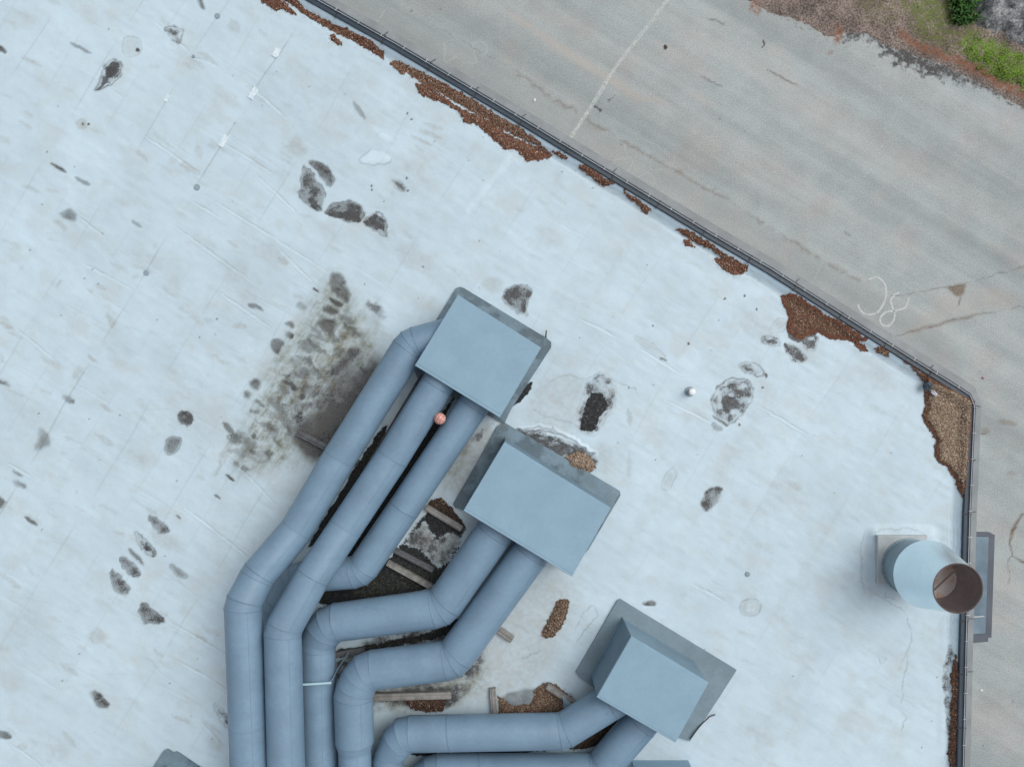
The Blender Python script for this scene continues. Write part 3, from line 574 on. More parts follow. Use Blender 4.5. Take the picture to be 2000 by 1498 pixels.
# white weld patches on the membrane
def quad_patch(name, px, py, ang, l, w_, mat, z=0.012):
    c = at(px, py, 0); u = Vector((math.cos(ang), math.sin(ang), 0)); v = Vector((-u.y, u.x, 0)); mb = MB(); n = 7
    rr = random.Random(int(px)); top = [c+u*(i/n-.5)*l+v*(w_/2*rr.uniform(.75, 1.1)) for i in range(n+1)]; bot = [c+u*(i/n-.5)*l-v*(w_/2*rr.uniform(.75, 1.1)) for i in range(n+1)]
    ring = [(p.x, p.y) for p in bot]+[(p.x, p.y) for p in reversed(top)]; mb.prism(ring, z-0.02, z+0.004); return mb.build(name, mat, building)
def mk_patch():
    t = NT('chalky_patch'); n = t.noise(26, 3, 0.7); return t.done(t.mix(t.ramp(n, 0.42, 0.55), (0.50, 0.62, 0.69), (0.66, 0.74, 0.77)), 0.6)
M_patch = mk_patch()
for x, y, l, w_ in [(495,183,.27,.13),(437,276,.27,.13),(540,104,.2,.14),(327,193,.16,.09)]: quad_patch('membrane_patch', x, y, R(58), l, w_, M_patch)

# ------------------------------------------------------------------ GROUND
xs = axis(560, 2080, 2.6, (-9000, 12000)); ys = axis(-60, 1560, 2.6, (-9000, 10000))
gnd = Sheet(ZG, xs, ys, ['dirt', 'needle', 'dark', 'crack', 'warm', 'brown', 'patch', 'mossy', 'lawn'])
G = gnd.poly; GL = gnd.line
G('dirt', [(1440,-300),(1440,-10),(1500,28),(1550,38),(1593,57),(1625,80),(1643,65),(1688,65),(1738,82),(1783,95),(1875,130),(1938,163),(2000,198),(2400,400),(2600,-300)], 1.0, 7, 0, 1.4)
G('dirt', [(1680,50),(1690,72),(1738,92),(1783,108),(1875,143),(1938,177),(2000,213),(2100,260),(2100,150),(1900,80),(1740,40)], 1.0, 6, 0, 1.6)
G('mossy', [(1740,-40),(1890,-40),(1900,60),(2010,110),(2010,185),(1930,145),(1850,100),(1780,80)], .9, 16, 0, 2.0); G('mossy', [(1620,-40),(1760,-40),(1760,60),(1690,50)], .4, 16, 0, 2.0)
GL('dark', [(1640,62),(1690,72),(1740,88),(1790,108),(1880,145),(1940,178),(1990,205)], 22, .62, 10, 3.5, taper=False, brk=.8)
G('lawn', [(1872,82),(1900,70),(1940,84),(2010,112),(2200,190),(2150,260),(2005,178),(1955,158),(1915,140),(1885,114)], 1.0, 9, 0, 2.5); G('lawn', [(1740,-20),(1870,-20),(1880,60),(1800,70)], .35, 20, 0, 3)
GL('needle', [(1755,68),(1800,92),(1850,113),(1900,135),(1950,162),(2010,190)], 12, .95, 5, 1.0, taper=False)
GL('needle', [(1636,50),(1640,68),(1630,82)], 14, .9, 5, 1.2); GL('needle', [(1627,100),(1618,106)], 6, .6, 3); GL('needle', [(1470,5),(1475,30)], 16, .8, 6, 1.2)
G('dark', [(1715,105),(1738,92),(1770,87),(1812,115),(1850,125),(1900,150),(1932,172),(1900,173),(1850,158),(1812,158),(1775,138),(1735,125)], .72, 16, 0, 5); G('dark', [(1680,75),(1740,85),(1790,105),(1870,135),(1940,168),(1990,200),(1960,195),(1880,160),(1800,125),(1730,105)], .6, 10, 0, 4.0)
G('dark', [(1500,22),(1560,45),(1620,70),(1665,72),(1690,70),(1660,95),(1640,88),(1600,66),(1540,50)], .5, 11, 0, 3.0); G('dark', [(1830,155),(1850,160),(1845,170)], .6, 3)
G('patch', [(640,0),(700,-40),(960,115),(1110,205),(1320,330),(1680,550),(1850,640),(1900,780),(1700,700),(1100,340)], .55, 10, 0, .6)
GL('crack', [(848,50),(893,75),(953,110),(1000,135),(1032,158),(1070,185),(1125,220),(1183,255),(1275,310),(1313,330),(1350,353),(1400,378),(1480,428),(1570,485),(1608,510),(1635,527),(1673,547),(1673,547),(1700,548)], 1.0, .55, 1.5, .8, taper=False, brk=1.0)
GL('brown', [(1000,135),(1070,185),(1125,220),(1183,255),(1313,330),(1400,378),(1570,485),(1690,555)], 6, .35, 6, 1.5, taper=False, brk=1.3)
GL('warm', [(985,20),(1060,70),(1090,90),(1150,130),(1205,165),(1240,188),(1300,205)], 13, .8, 6, 1.2, brk=.3)
GL('warm', [(1345,182),(1370,190),(1390,210)], 7, .6, 4); 
GL('crack', [(2020,514),(1965,531),(1890,553),(1845,562),(1780,573),(1740,578)], 1.2, .7, 1.5, .9, taper=False, brk=1.0)
GL('crack', [(2020,594),(1920,612),(1860,627),(1790,645),(1745,658)], 1.2, .66, 1.5, .9, taper=False, brk=1.0); GL('brown', [(1920,612),(1860,627),(1770,650)], 6, .5, 4)
G('brown', [(1846,560),(1887,550),(1882,578),(1868,581),(1858,570)], 1.0, 3, 0, .8)
G('warm', [(1770,640),(1860,560),(1960,560),(2010,590),(1900,612),(1800,650),(1770,660)], .45, 18, 0, 2)
for pts in ([(1878,580),(1872,600)], [(2010,985),(1985,1025),(1975,1040),(1972,1060),(1976,1082),(1970,1100),(1970,1140)], [(1975,1086),(1990,1092),(2010,1104)], [(1905,845),(1930,850)], [(1368,150),(1410,172)], [(1380,35),(1415,50)], [(1500,135),(1560,170)], [(1650,452),(1660,462)]): GL('crack', pts, 2.4, .85, 1.5, .8, brk=.5)
GL('brown', [(1995,1005),(1978,1035),(1973,1060)], 5, .8, 3); GL('brown', [(1990,1092),(2010,1105)], 6, .6, 3); G('brown', [(1915,835),(1932,836),(1938,848),(1920,850)], .6, 5); GL('brown', [(1950,822),(1985,828)], 8, .5, 4); G('brown', [(1968,920),(1985,922),(1985,930),(1968,930)], .4, 5)
GL('dark', [(1153,205),(1165,211),(1177,217),(1172,226)], 4, .6, 2.5, 1.2); GL('dark', [(1185,202),(1195,195),(1208,188)], 4, .5, 3, 1.6); GL('dark', [(1490,78),(1494,88),(1487,94)], 3, .8, 2)
for x, y, r_ in [(1300,93,5),(803,20,6),(860,18,3),(1010,147,3),(1213,282,3),(1405,231,3),(1680,820,2),(1913,725,2),(1978,1367,2)]: GL('brown', [(x, y), (x+2, y+2)], r_, .9, 2)
r4 = random.Random(9)
for i in range(60):
    x = r4.uniform(700, 2000); y = r4.uniform(0, 1490); GL('dark', [(x, y), (x+2, y+1)], r4.uniform(1, 2.6), r4.uniform(.2, .8), 1.4)
for i in range(30):
    x = r4.uniform(800, 1950); y = r4.uniform(-20, 600); l = r4.uniform(40, 200); GL('warm', [(x, y), (x+l, y+l*.6)], r4.uniform(8, 24), r4.uniform(.1, .25), 14, 2)
def mk_ground():
    t = NT('asphalt'); a1 = math.atan2(.515, .857)
    tr = t.noise(0.8, 3, 0.5, rot=a1, stretch=(0.06, 1.2, 1)); cl = t.noise(1.4, 6, 0.68); ag = t.noise(26, 3, 0.9); ag2 = t.noise(28, 3, 0.7); wm = t.noise(0.7, 4, 0.6, off=(7, 3, 0))
    c = t.mix(t.ramp(tr, 0.34, 0.66), (0.300, 0.342, 0.346), (0.368, 0.396, 0.392))
    c = t.mix(t.ramp(wm, 0.48, 0.7, 0, 0.4), c, (0.375, 0.36, 0.34)); c = t.mul(c, t.ramp(t.noise(.5, 4, .55, rot=a1, stretch=(.12, 2.2, 1), off=(3, 9, 0)), .34, .66, .87, 1.07))
    c = t.mul(c, t.ramp(cl, 0.3, 0.7, 0.92, 1.05)); c = t.mul(c, t.ramp(ag, 0.3, 0.7, 0.76, 1.24, False)); c = t.mul(c, t.ramp(ag2, 0.25, 0.75, 0.88, 1.12))
    c = t.mix(t.math('MULTIPLY', t.attr('patch'), 0.5), c, (0.24, 0.245, 0.24))
    c = t.mix(t.math('MULTIPLY', t.attr('warm'), 0.5), c, (0.42, 0.35, 0.30))
    c = t.mix(t.math('MULTIPLY', t.attr('brown'), t.ramp(ag2, 0.3, 0.6, .4, 1)), c, (0.17, 0.125, 0.085))
    c = t.mix(t.math('MULTIPLY', t.attr('crack'), 0.8), c, (0.10, 0.075, 0.06))
    dk = t.math('MULTIPLY', t.ramp(t.math('MULTIPLY_ADD', t.math('SUBTRACT', t.noise(8, 6, .75), .5), 2.0, t.attr('dark')), 0.2, 0.75), t.ramp(t.attr('dark'), 0.02, 0.2)); c = t.mix(t.math('MULTIPLY', dk, 0.92), c, t.mix(t.ramp(ag2, .35, .65), (0.022, 0.02, 0.02), (0.085, 0.075, 0.075)))
    sn = t.noise(22, 4, 0.75); soil = t.mix(t.ramp(sn, 0.35, 0.66), (0.075, 0.055, 0.045), (0.33, 0.27, 0.235)); soil = t.mul(soil, t.ramp(t.noise(1.5, 4), .3, .7, .6, 1.15))
    mg = t.math('MULTIPLY', t.attr('mossy'), t.ramp(t.noise(7, 5, .7), 0.4, 0.6)); soil = t.mix(mg, soil, (0.12, 0.135, 0.04)); soil = t.mix(t.math('MULTIPLY', t.attr('lawn'), t.ramp(t.noise(5, 6, .75), .38, .6, .1, .95)), soil, t.mix(t.ramp(sn, .35, .65), (0.05, 0.11, 0.012), (0.17, 0.29, 0.03)))
    de_ = t.math('MULTIPLY', t.ramp(t.math('MULTIPLY_ADD', t.math('SUBTRACT', t.noise(5, 6, .7), .5), 0.7, t.attr('dirt')), 0.4, 0.6), t.ramp(t.attr('dirt'), 0.02, 0.2)); c = t.mix(de_, c, soil)
    nd = t.math('MULTIPLY', t.attr('needle'), t.ramp(t.noise(12, 5, .7), 0.35, 0.6)); c = t.mix(nd, c, (0.23, 0.095, 0.05))
    t.bump(t.math('ADD', ag, t.math('MULTIPLY', sn, t.attr('dirt'))), 0.35, 0.01)
    return t.done(c, 0.88, 0, 0.3)
zg = (gnd.m['dirt']*0.10*sstep(sdf([(1440,-300),(1440,-10),(1600,60),(1783,95),(2000,198),(2400,400),(2600,-300)], gnd.X, gnd.Y), 10, -60)).astype(np.float32)
zg += gnd.m['dirt']*(vnoise(gnd.X, gnd.Y, 16, 40)-.5)*0.05
ground = gnd.mesh('ground', mk_ground(), zg, np.ones((gnd.X.shape[0]-1, gnd.X.shape[1]-1), bool)); ground['kind'] = 'structure'
GZ = lambda px, py: at(px, py, ZG)

def mk_chalk(name, lo, hi, opac):
    t = NT(name); n = t.noise(10, 4, .7); f = t.noise(55, 2, .8)
    t.done((0.62, 0.66, 0.64), 0.9)
    fac = t.math('MULTIPLY', t.ramp(t.math('MULTIPLY_ADD', f, 0.7, t.math('MULTIPLY', n, 0.6)), lo, hi), opac)
    tr = t.n.new('ShaderNodeBsdfTransparent'); mx = t.n.new('ShaderNodeMixShader'); t.l.new(fac, mx.inputs[0]); t.l.new(tr.outputs[0], mx.inputs[1]); t.l.new(t.b.outputs[0], mx.inputs[2])
    t.l.new(mx.outputs[0], t.n['Material Output'].inputs['Surface']); return t.m
M_chalk = mk_chalk('white_line_paint', 0.38, 0.85, 0.8); M_faint = mk_chalk('faded_line_paint', 0.5, 0.85, 0.42); M_num = mk_chalk('number_paint', 0.35, 0.7, 0.75); M_num2 = mk_chalk('faded_number_paint', 0.42, 0.8, 0.36)
def ribbon(mb, pts, wpx, z=0.004, sub=6):
    pts = [Vector(p) for p in pts]; out = []
    for i in range(len(pts)-1):      # Catmull-Rom
        p0 = pts[max(i-1, 0)]; p1 = pts[i]; p2 = pts[i+1]; p3 = pts[min(i+2, len(pts)-1)]
        for k in range(sub):
            u = k/sub; out.append(0.5*((2*p1)+(p2-p0)*u+(2*p0-5*p1+4*p2-p3)*u*u+(3*p1-p0-3*p2+p3)*u**3))
    out.append(pts[-1]); vs = []
    for i, p in enumerate(out):
        d = (out[min(i+1, len(out)-1)]-out[max(i-1, 0)]).normalized(); nn = Vector((-d.y, d.x))*wpx/2*random.uniform(.8, 1.15)
        for q in (p+nn, p-nn):
            g = GZ(q.x, q.y); vs.append((g.x, g.y, ZG+z))
    mb.add(vs, [(2*i, 2*i+2, 2*i+3, 2*i+1) for i in range(len(out)-1)])
for pts, wd, m in [([(1308,-6),(1270,45),(1205,128),(1160,200),(1112,272)], 8, M_chalk), ([(752,20),(738,42),(722,64)], 4, M_faint), ([(1780,150),(1755,205),(1725,280),(1688,350)], 4, M_faint), ([(1610,508),(1598,530),(1583,562)], 4, M_faint), ([(893,108),(870,125)], 5, M_faint)]:
    mb = MB(); ribbon(mb, pts, wd); mb.build('painted_line', m, ground)
mb = MB()   # clearest number
ribbon(mb, [(1697,546),(1713,542),(1726,552),(1731,570),(1727,590),(1715,609),(1703,614),(1688,613),(1679,604),(1676,595)], 4)
ribbon(mb, [(1775,582),(1772,592),(1766,602),(1748,607),(1732,609),(1721,618),(1719,628),(1726,636),(1736,636),(1745,626),(1747,612),(1742,598),(1740,586),(1746,577),(1756,572)], 4, 0.005); mb.build('painted_number', M_num, ground)
mb = MB()
ribbon(mb, [(1221,282),(1221,296),(1227,306),(1236,313)], 4); ribbon(mb, [(1196,328),(1199,315),(1210,311),(1222,311),(1236,313),(1244,305)], 4); ribbon(mb, [(1240,308),(1232,325),(1222,342)], 4)
ribbon(mb, [(1273,310),(1269,325),(1273,340),(1278,355),(1275,365),(1269,371)], 4); ribbon(mb, [(1240,358),(1250,344),(1268,335),(1285,333),(1297,330)], 4); mb.build('painted_number', M_num2, ground)
mb = MB()
ribbon(mb, [(868,84),(868,100),(868,124)], 4); ribbon(mb, [(924,94),(922,88),(930,83),(942,83),(951,90),(952,100),(946,107),(938,111)], 3.5); ribbon(mb, [(924,96),(927,108),(931,122),(921,124),(908,123),(900,131)], 3.5); mb.build('painted_number', M_num2, ground)

# ------------------------------------------------------------------ rock, weeds, grass in the corner
def mk_rock():
    t = NT('grey_rock'); n = t.noise(4.5, 8, .75); v = t.voro(9); f = t.noise(16, 4, .8)
    c = t.mix(t.ramp(n, .35, .65), (0.085, 0.092, 0.10), (0.36, 0.37, 0.37)); c = t.mul(c, t.ramp(f, .3, .7, .5, 1.4)); c = t.mix(t.ramp(t.noise(9, 4, .7, off=(2, 2, 2)), .58, .64, 0, .7), c, (0.40, 0.42, 0.41))
    t.bump(t.math('ADD', n, t.math('MULTIPLY', f, .4)), .8, .05); return t.done(c, .9, 0, .3)
mb = MB(); nx_ = 70
xs_ = np.linspace(1840, 2300, nx_); ys_ = np.linspace(-260, 130, nx_); XX, YY = np.meshgrid(xs_, ys_)
rd = sdf([(1850,-20),(1868,15),(1888,52),(1935,82),(2000,108),(2060,110),(2250,80),(2260,-220),(1870,-230)], XX+(vnoise(XX,YY,22,5)-.5)*14, YY+(vnoise(XX,YY,22,6)-.5)*14)
hh = sstep(-rd, -3, 60)*0.5+(vnoise(XX, YY, 30, 7)-.5)*.35*sstep(-rd, 0, 30)+(vnoise(XX, YY, 10, 8)-.5)*.14*sstep(-rd, 0, 12)-.02
vs = []
for j in range(nx_):
    for i in range(nx_): g = GZ(XX[j, i], YY[j, i]); vs.append((g.x, g.y, ZG+.03+hh[j, i]))
mb.add(vs, [(j*nx_+i, (j+1)*nx_+i, (j+1)*nx_+i+1, j*nx_+i+1) for j in range(nx_-1) for i in range(nx_-1) if rd[j, i] < 3])
tag(mb.build('rock_outcrop', mk_rock()), 'rough grey rock outcrop in the grassy corner beyond the asphalt', 'rock')
def tinted(name, quads, cols, mat, parent=None):
    me = bpy.data.meshes.new(name); v = np.asarray(quads, np.float32).reshape(-1, 3); nq = len(v)//4
    me.from_pydata(v.tolist(), [], np.arange(nq*4).reshape(nq, 4).tolist())
    a = me.attributes.new('tint', 'FLOAT_COLOR', 'FACE'); a.data.foreach_set('color', np.concatenate([np.asarray(cols, np.float32), np.ones((nq, 1), np.float32)], 1).ravel())
    me.update(); return link(name, me, mat, parent)
def blades(n, poly, seed, hmin, hmax, wd, cols, bias=None):
    r = random.Random(seed); q = []; cc = []; P_ = np.array(poly, float)
    lo = P_.min(0); hi = P_.max(0)
    while len(cc) < n:
        x = r.uniform(lo[0], hi[0]); y = r.uniform(lo[1], hi[1])
        if sdf(P_, np.array([x]), np.array([y]))[0] > r.uniform(-14, 8) or vnoise(np.array([x]), np.array([y]), 9, 90)[0] < r.uniform(.1, .5): continue
        g = GZ(x, y); a = r.uniform(0, 6.28); h = r.uniform(hmin, hmax); lean = r.uniform(.3, 1.0)*h; w_ = wd*r.uniform(.6, 1.3)
        u = Vector((math.cos(a), math.sin(a), 0)); v = Vector((-u.y, u.x, 0)); b = g+Vector((0, 0, .03)); m_ = b+u*lean*.4+Vector((0, 0, h*.7)); t_ = b+u*lean+Vector((0, 0, h*.8))
        q += [b-v*w_*.5, b+v*w_*.5, m_+v*w_*.6, m_-v*w_*.6, m_-v*w_*.6, m_+v*w_*.6, t_+v*w_*.1, t_-v*w_*.1]; c = r.choice(cols); k = r.uniform(.7, 1.3); cc += [tuple(z*k for z in c)]*2
        if len(q) > 8*n: break
    return q, cc
greens = [(0.11, 0.22, 0.012), (0.16, 0.28, 0.018), (0.08, 0.16, 0.012), (0.2, 0.3, 0.03), (0.06, 0.12, 0.01)]
q, cc = blades(13000, [(1868,78),(1900,66),(1940,80),(2010,108),(2200,190),(2150,260),(2005,176),(1955,156),(1915,138),(1885,112)], 1, .04, .11, .013, greens)
q2, c2 = blades(1100, [(1730,-20),(1880,-20),(1895,60),(1905,110),(1830,90),(1760,60)], 2, .03, .08, .013, [(0.12, 0.16, .03), (.2, .17, .07), (.09, .13, .02)])
tag(tinted('grass', q+q2, cc+c2, M_leaf), 'bright green grass growing beside the rock', 'grass', kind='stuff')
q, cc = blades(520, [(1848,2),(1862,-10),(1880,5),(1898,38),(1885,54),(1862,48),(1850,30)], 3, .2, .42, .04, [(0.03, 0.085, 0.02), (0.045, 0.12, 0.02), (0.02, 0.055, 0.015)])
tag(tinted('weed_clump', q, cc, M_leaf), 'dark green weed clump at the foot of the rock', 'plant')

# ------------------------------------------------------------------ leaf litter heaps
RED = [(0.19, 0.085, 0.055), (0.23, 0.11, 0.07), (0.12, 0.06, 0.042), (0.29, 0.165, 0.11), (0.075, 0.042, 0.03)]
TAN = [(0.33, 0.25, 0.185), (0.22, 0.15, 0.10), (0.14, 0.09, 0.06), (0.44, 0.36, 0.28), (0.28, 0.20, 0.14)]
DRK = [(0.05, 0.035, 0.028), (0.09, 0.06, 0.045), (0.16, 0.10, 0.07), (0.03, 0.025, 0.02)]
def heap(poly, label, cols, h=.022, dens=2600, size=.026, light=.08, baseg=None, group='leaf litter drifts on the roof', edgecol=None):
    Pn = np.array(poly, float); lo = Pn.min(0)-14; hi = Pn.max(0)+14; st = 1.5
    xs = np.arange(lo[0], hi[0], st); ys = np.arange(lo[1], hi[1], st); X, Y = np.meshgrid(xs, ys)
    d = sdf(Pn, X+(vnoise(X, Y, 7, 61)-.5)*4+(vnoise(X, Y, 3, 62)-.5)*3, Y+(vnoise(X, Y, 7, 63)-.5)*4+(vnoise(X, Y, 3, 64)-.5)*3)
    # roof height under the drift
    ix = np.clip(np.searchsorted(roof.xs, X), 0, len(roof.xs)-1); iy = np.clip(np.searchsorted(roof.ys, Y), 0, len(roof.ys)-1); base = np.maximum(np.maximum(Z[iy, ix], Z[iy-1, ix]), np.maximum(Z[iy, ix-1], Z[iy-1, ix-1]))
    zz = base+.010+sstep(-d, -1.5, 12)*h+(vnoise(X, Y, 4, 65)-.5)*.014
    ny, nx = X.shape; k = H/F; q = []; cc = []; r = random.Random(int(poly[0][0]*7+poly[0][1]))
    pos = np.stack([(X-1000)*k, -(Y-749)*k, zz], -1)
    for j in range(ny-1):
        for i in range(nx-1):
            if d[j, i] < 1.2:
                q += [pos[j+1, i], pos[j+1, i+1], pos[j, i+1], pos[j, i]]
                c = r.choice(cols if not (edgecol and d[j, i] > -6) else edgecol); kk = r.uniform(.6, 1.0); cc.append((c[0]*kk, c[1]*kk, c[2]*kk))
    area = sum(1 for _ in cc)*(st*k)**2; nl = int(area*dens)
    cand = np.argwhere(d < -0.3)
    for _ in range(nl):
        j, i = cand[r.randrange(len(cand))]; p = Vector(pos[j, i])+Vector((r.uniform(-.02, .02), r.uniform(-.02, .02), r.uniform(.003, .012)))
        a = r.uniform(0, 6.28); s_ = size*r.uniform(.45, 1.25); u = Vector((math.cos(a), math.sin(a), r.uniform(-.3, .3))); v = Vector((-math.sin(a), math.cos(a), r.uniform(-.3, .3)))*r.uniform(.35, .8)
        q += [p-u*s_*.5, p-v*s_*.5, p+u*s_*.5, p+v*s_*.5]
        near = edgecol and d[j, i] > -7
        c = r.choice(edgecol if near else cols); kk = r.uniform(.7, 1.35)
        if r.random() < light and not near: c = (.52, .42, .32)
        cc.append((c[0]*kk, c[1]*kk, c[2]*kk))
    per = np.argwhere((d > 0) & (d < 14))
    for _ in range(min(len(per)//5, 420)):
        j, i = per[r.randrange(len(per))]
        if r.random() < (d[j, i]/14)**.6: continue
        p = Vector(pos[j, i])+Vector((r.uniform(-.03, .03), r.uniform(-.03, .03), .004)); a = r.uniform(0, 6.28); s_ = size*r.uniform(.3, .9); u = Vector((math.cos(a), math.sin(a), .1)); v = Vector((-math.sin(a), math.cos(a), .1))*r.uniform(.15, .6)
        q += [p-u*s_*.5, p-v*s_*.5, p+u*s_*.5, p+v*s_*.5]; c = r.choice(cols); cc.append(c)
    return tag(tinted('leaf_litter', q, cc, M_leaf), label, 'leaf litter', group, 'stuff')
heap([(500,-12),(507,0),(525,12),(540,20),(550,17),(568,27),(577,32),(575,25),(555,5),(547,0),(535,-12)], 'reddish leaf litter patch cut by the top edge of the view', RED)
heap([(545,-12),(556,0),(585,21),(605,35),(633,51),(660,65),(695,83),(725,100),(750,116),(747,100),(725,85),(695,68),(660,54),(620,33),(600,24),(585,8),(566,-12)], 'long thin reddish leaf drift along the upper roof edge', RED, light=.1)
heap([(645,70),(650,69),(663,80),(668,90),(648,80)], 'tiny reddish leaf patch below the long thin drift', RED)
heap([(762,123),(775,120),(813,139),(850,158),(900,185),(950,215),(1000,245),(1040,272),(1075,300),(1060,290),(1000,262),(938,228),(875,190),(823,160),(790,138),(790,145),(780,143)], 'long brown leaf drift hard against the middle of the slanting parapet', RED+TAN[:2], light=.12)
heap([(813,162),(833,168),(870,193),(898,213),(925,225),(955,240),(1000,268),(1040,285),(1078,302),(1072,308),(1030,315),(1005,290),(985,292),(960,270),(935,243),(905,238),(895,215),(860,198),(825,185),(815,175)], 'wide ragged rust red leaf drift with a broad lower end', RED, light=.07)
heap([(1078,296),(1092,300),(1106,310),(1098,310)], 'small leaf sliver after the broad end of the rust red drift', RED)
heap([(1132,323),(1150,332),(1175,347),(1197,362),(1185,360),(1178,364),(1160,350),(1132,332)], 'short brown leaf drift above the wedge shaped one', RED)
heap([(1215,375),(1235,387),(1270,410),(1265,412),(1262,419),(1252,407),(1225,385)], 'wedge shaped leaf drift with a forked tip at the parapet', RED)
heap([(1321,449),(1340,450),(1360,464),(1390,480),(1412,497),(1455,520),(1455,530),(1435,536),(1410,525),(1403,512),(1395,505),(1412,503),(1385,485),(1357,472),(1332,457)], 'rust brown leaf drift ending in a round clump', RED)
heap([(1336,470),(1345,470),(1354,481),(1340,479)], 'tiny oval leaf patch beside the drift with the round clump', RED)
heap([(1526,577),(1547,575),(1575,593),(1613,618),(1650,638),(1688,662),(1673,665),(1692,685),(1675,680),(1665,668),(1635,660),(1623,663),(1600,648),(1585,650),(1560,664),(1538,648),(1540,620),(1528,590)], 'large dark brown leaf drift with a sooty lower corner beside grey stains', RED+TAN[1:3]+DRK[1:3], light=.08, edgecol=RED[:3])
heap([(1705,680),(1715,676),(1730,688),(1730,697),(1708,685)], 'small leaf patch holding a pale green scrap', RED+TAN[:2])
heap([(1758,704),(1777,715),(1793,727),(1821,743),(1850,757),(1863,762),(1887,776),(1896,783),(1893,795),(1890,837),(1886,918),(1883,942),(1881,975),(1873,963),(1866,940),(1849,912),(1828,898),(1825,884),(1827,860),(1819,844),(1798,811),(1807,799),(1805,762),(1803,743),(1793,736),(1782,722)], 'biggest leaf heap, light tan, filling the roof corner', TAN, h=.07, dens=2600, light=.12, edgecol=RED[:3]+TAN[1:3])
heap([(1862,1275),(1866,1300),(1865,1400),(1862,1500),(1861,1540),(1850,1540),(1852,1430),(1857,1380),(1855,1320)], 'narrow dark brown leaf strip along the lower right parapet', DRK+RED[:2], light=.03)
heap([(1105,892),(1120,883),(1140,885),(1160,903),(1163,913),(1150,922),(1125,920),(1107,907)], 'oval heap of tan leaves beside the middle housing', TAN, h=.09, dens=2800, light=.2)
heap([(1085,1175),(1103,1170),(1110,1175),(1105,1205),(1093,1225),(1078,1243),(1062,1243),(1060,1230),(1075,1200)], 'long brown leaf clump lying alone between the middle and lower housings', TAN[1:3]+DRK[:2]+TAN[:1], h=.05, dens=2600, light=.08)
heap([(972,1358),(1000,1377),(1033,1375),(1045,1358),(1040,1348),(1058,1333),(1078,1332),(1100,1350),(1120,1365),(1112,1378),(1092,1396),(975,1396)], 'brown leaf heap against the lowest duct with timbers around', TAN[1:3]+TAN[:1]+RED[2:3], h=.05, dens=2600, light=.08)
heap([(842,975),(860,972),(880,990),(895,1012),(905,1025),(890,1020),(835,987)], 'black wet leaf litter behind a timber between two ducts', DRK, light=.03)
heap([(785,1362),(870,1362),(865,1385),(830,1388),(800,1380)], 'dark wet leaf litter under the timber beside the lower duct bend', DRK+RED[2:3], light=.05)
heap([(1130,1445),(1180,1415),(1200,1412),(1175,1440),(1150,1458),(1120,1462)], 'dark leaf litter in the gap between the two lowest ducts', DRK, light=.04)

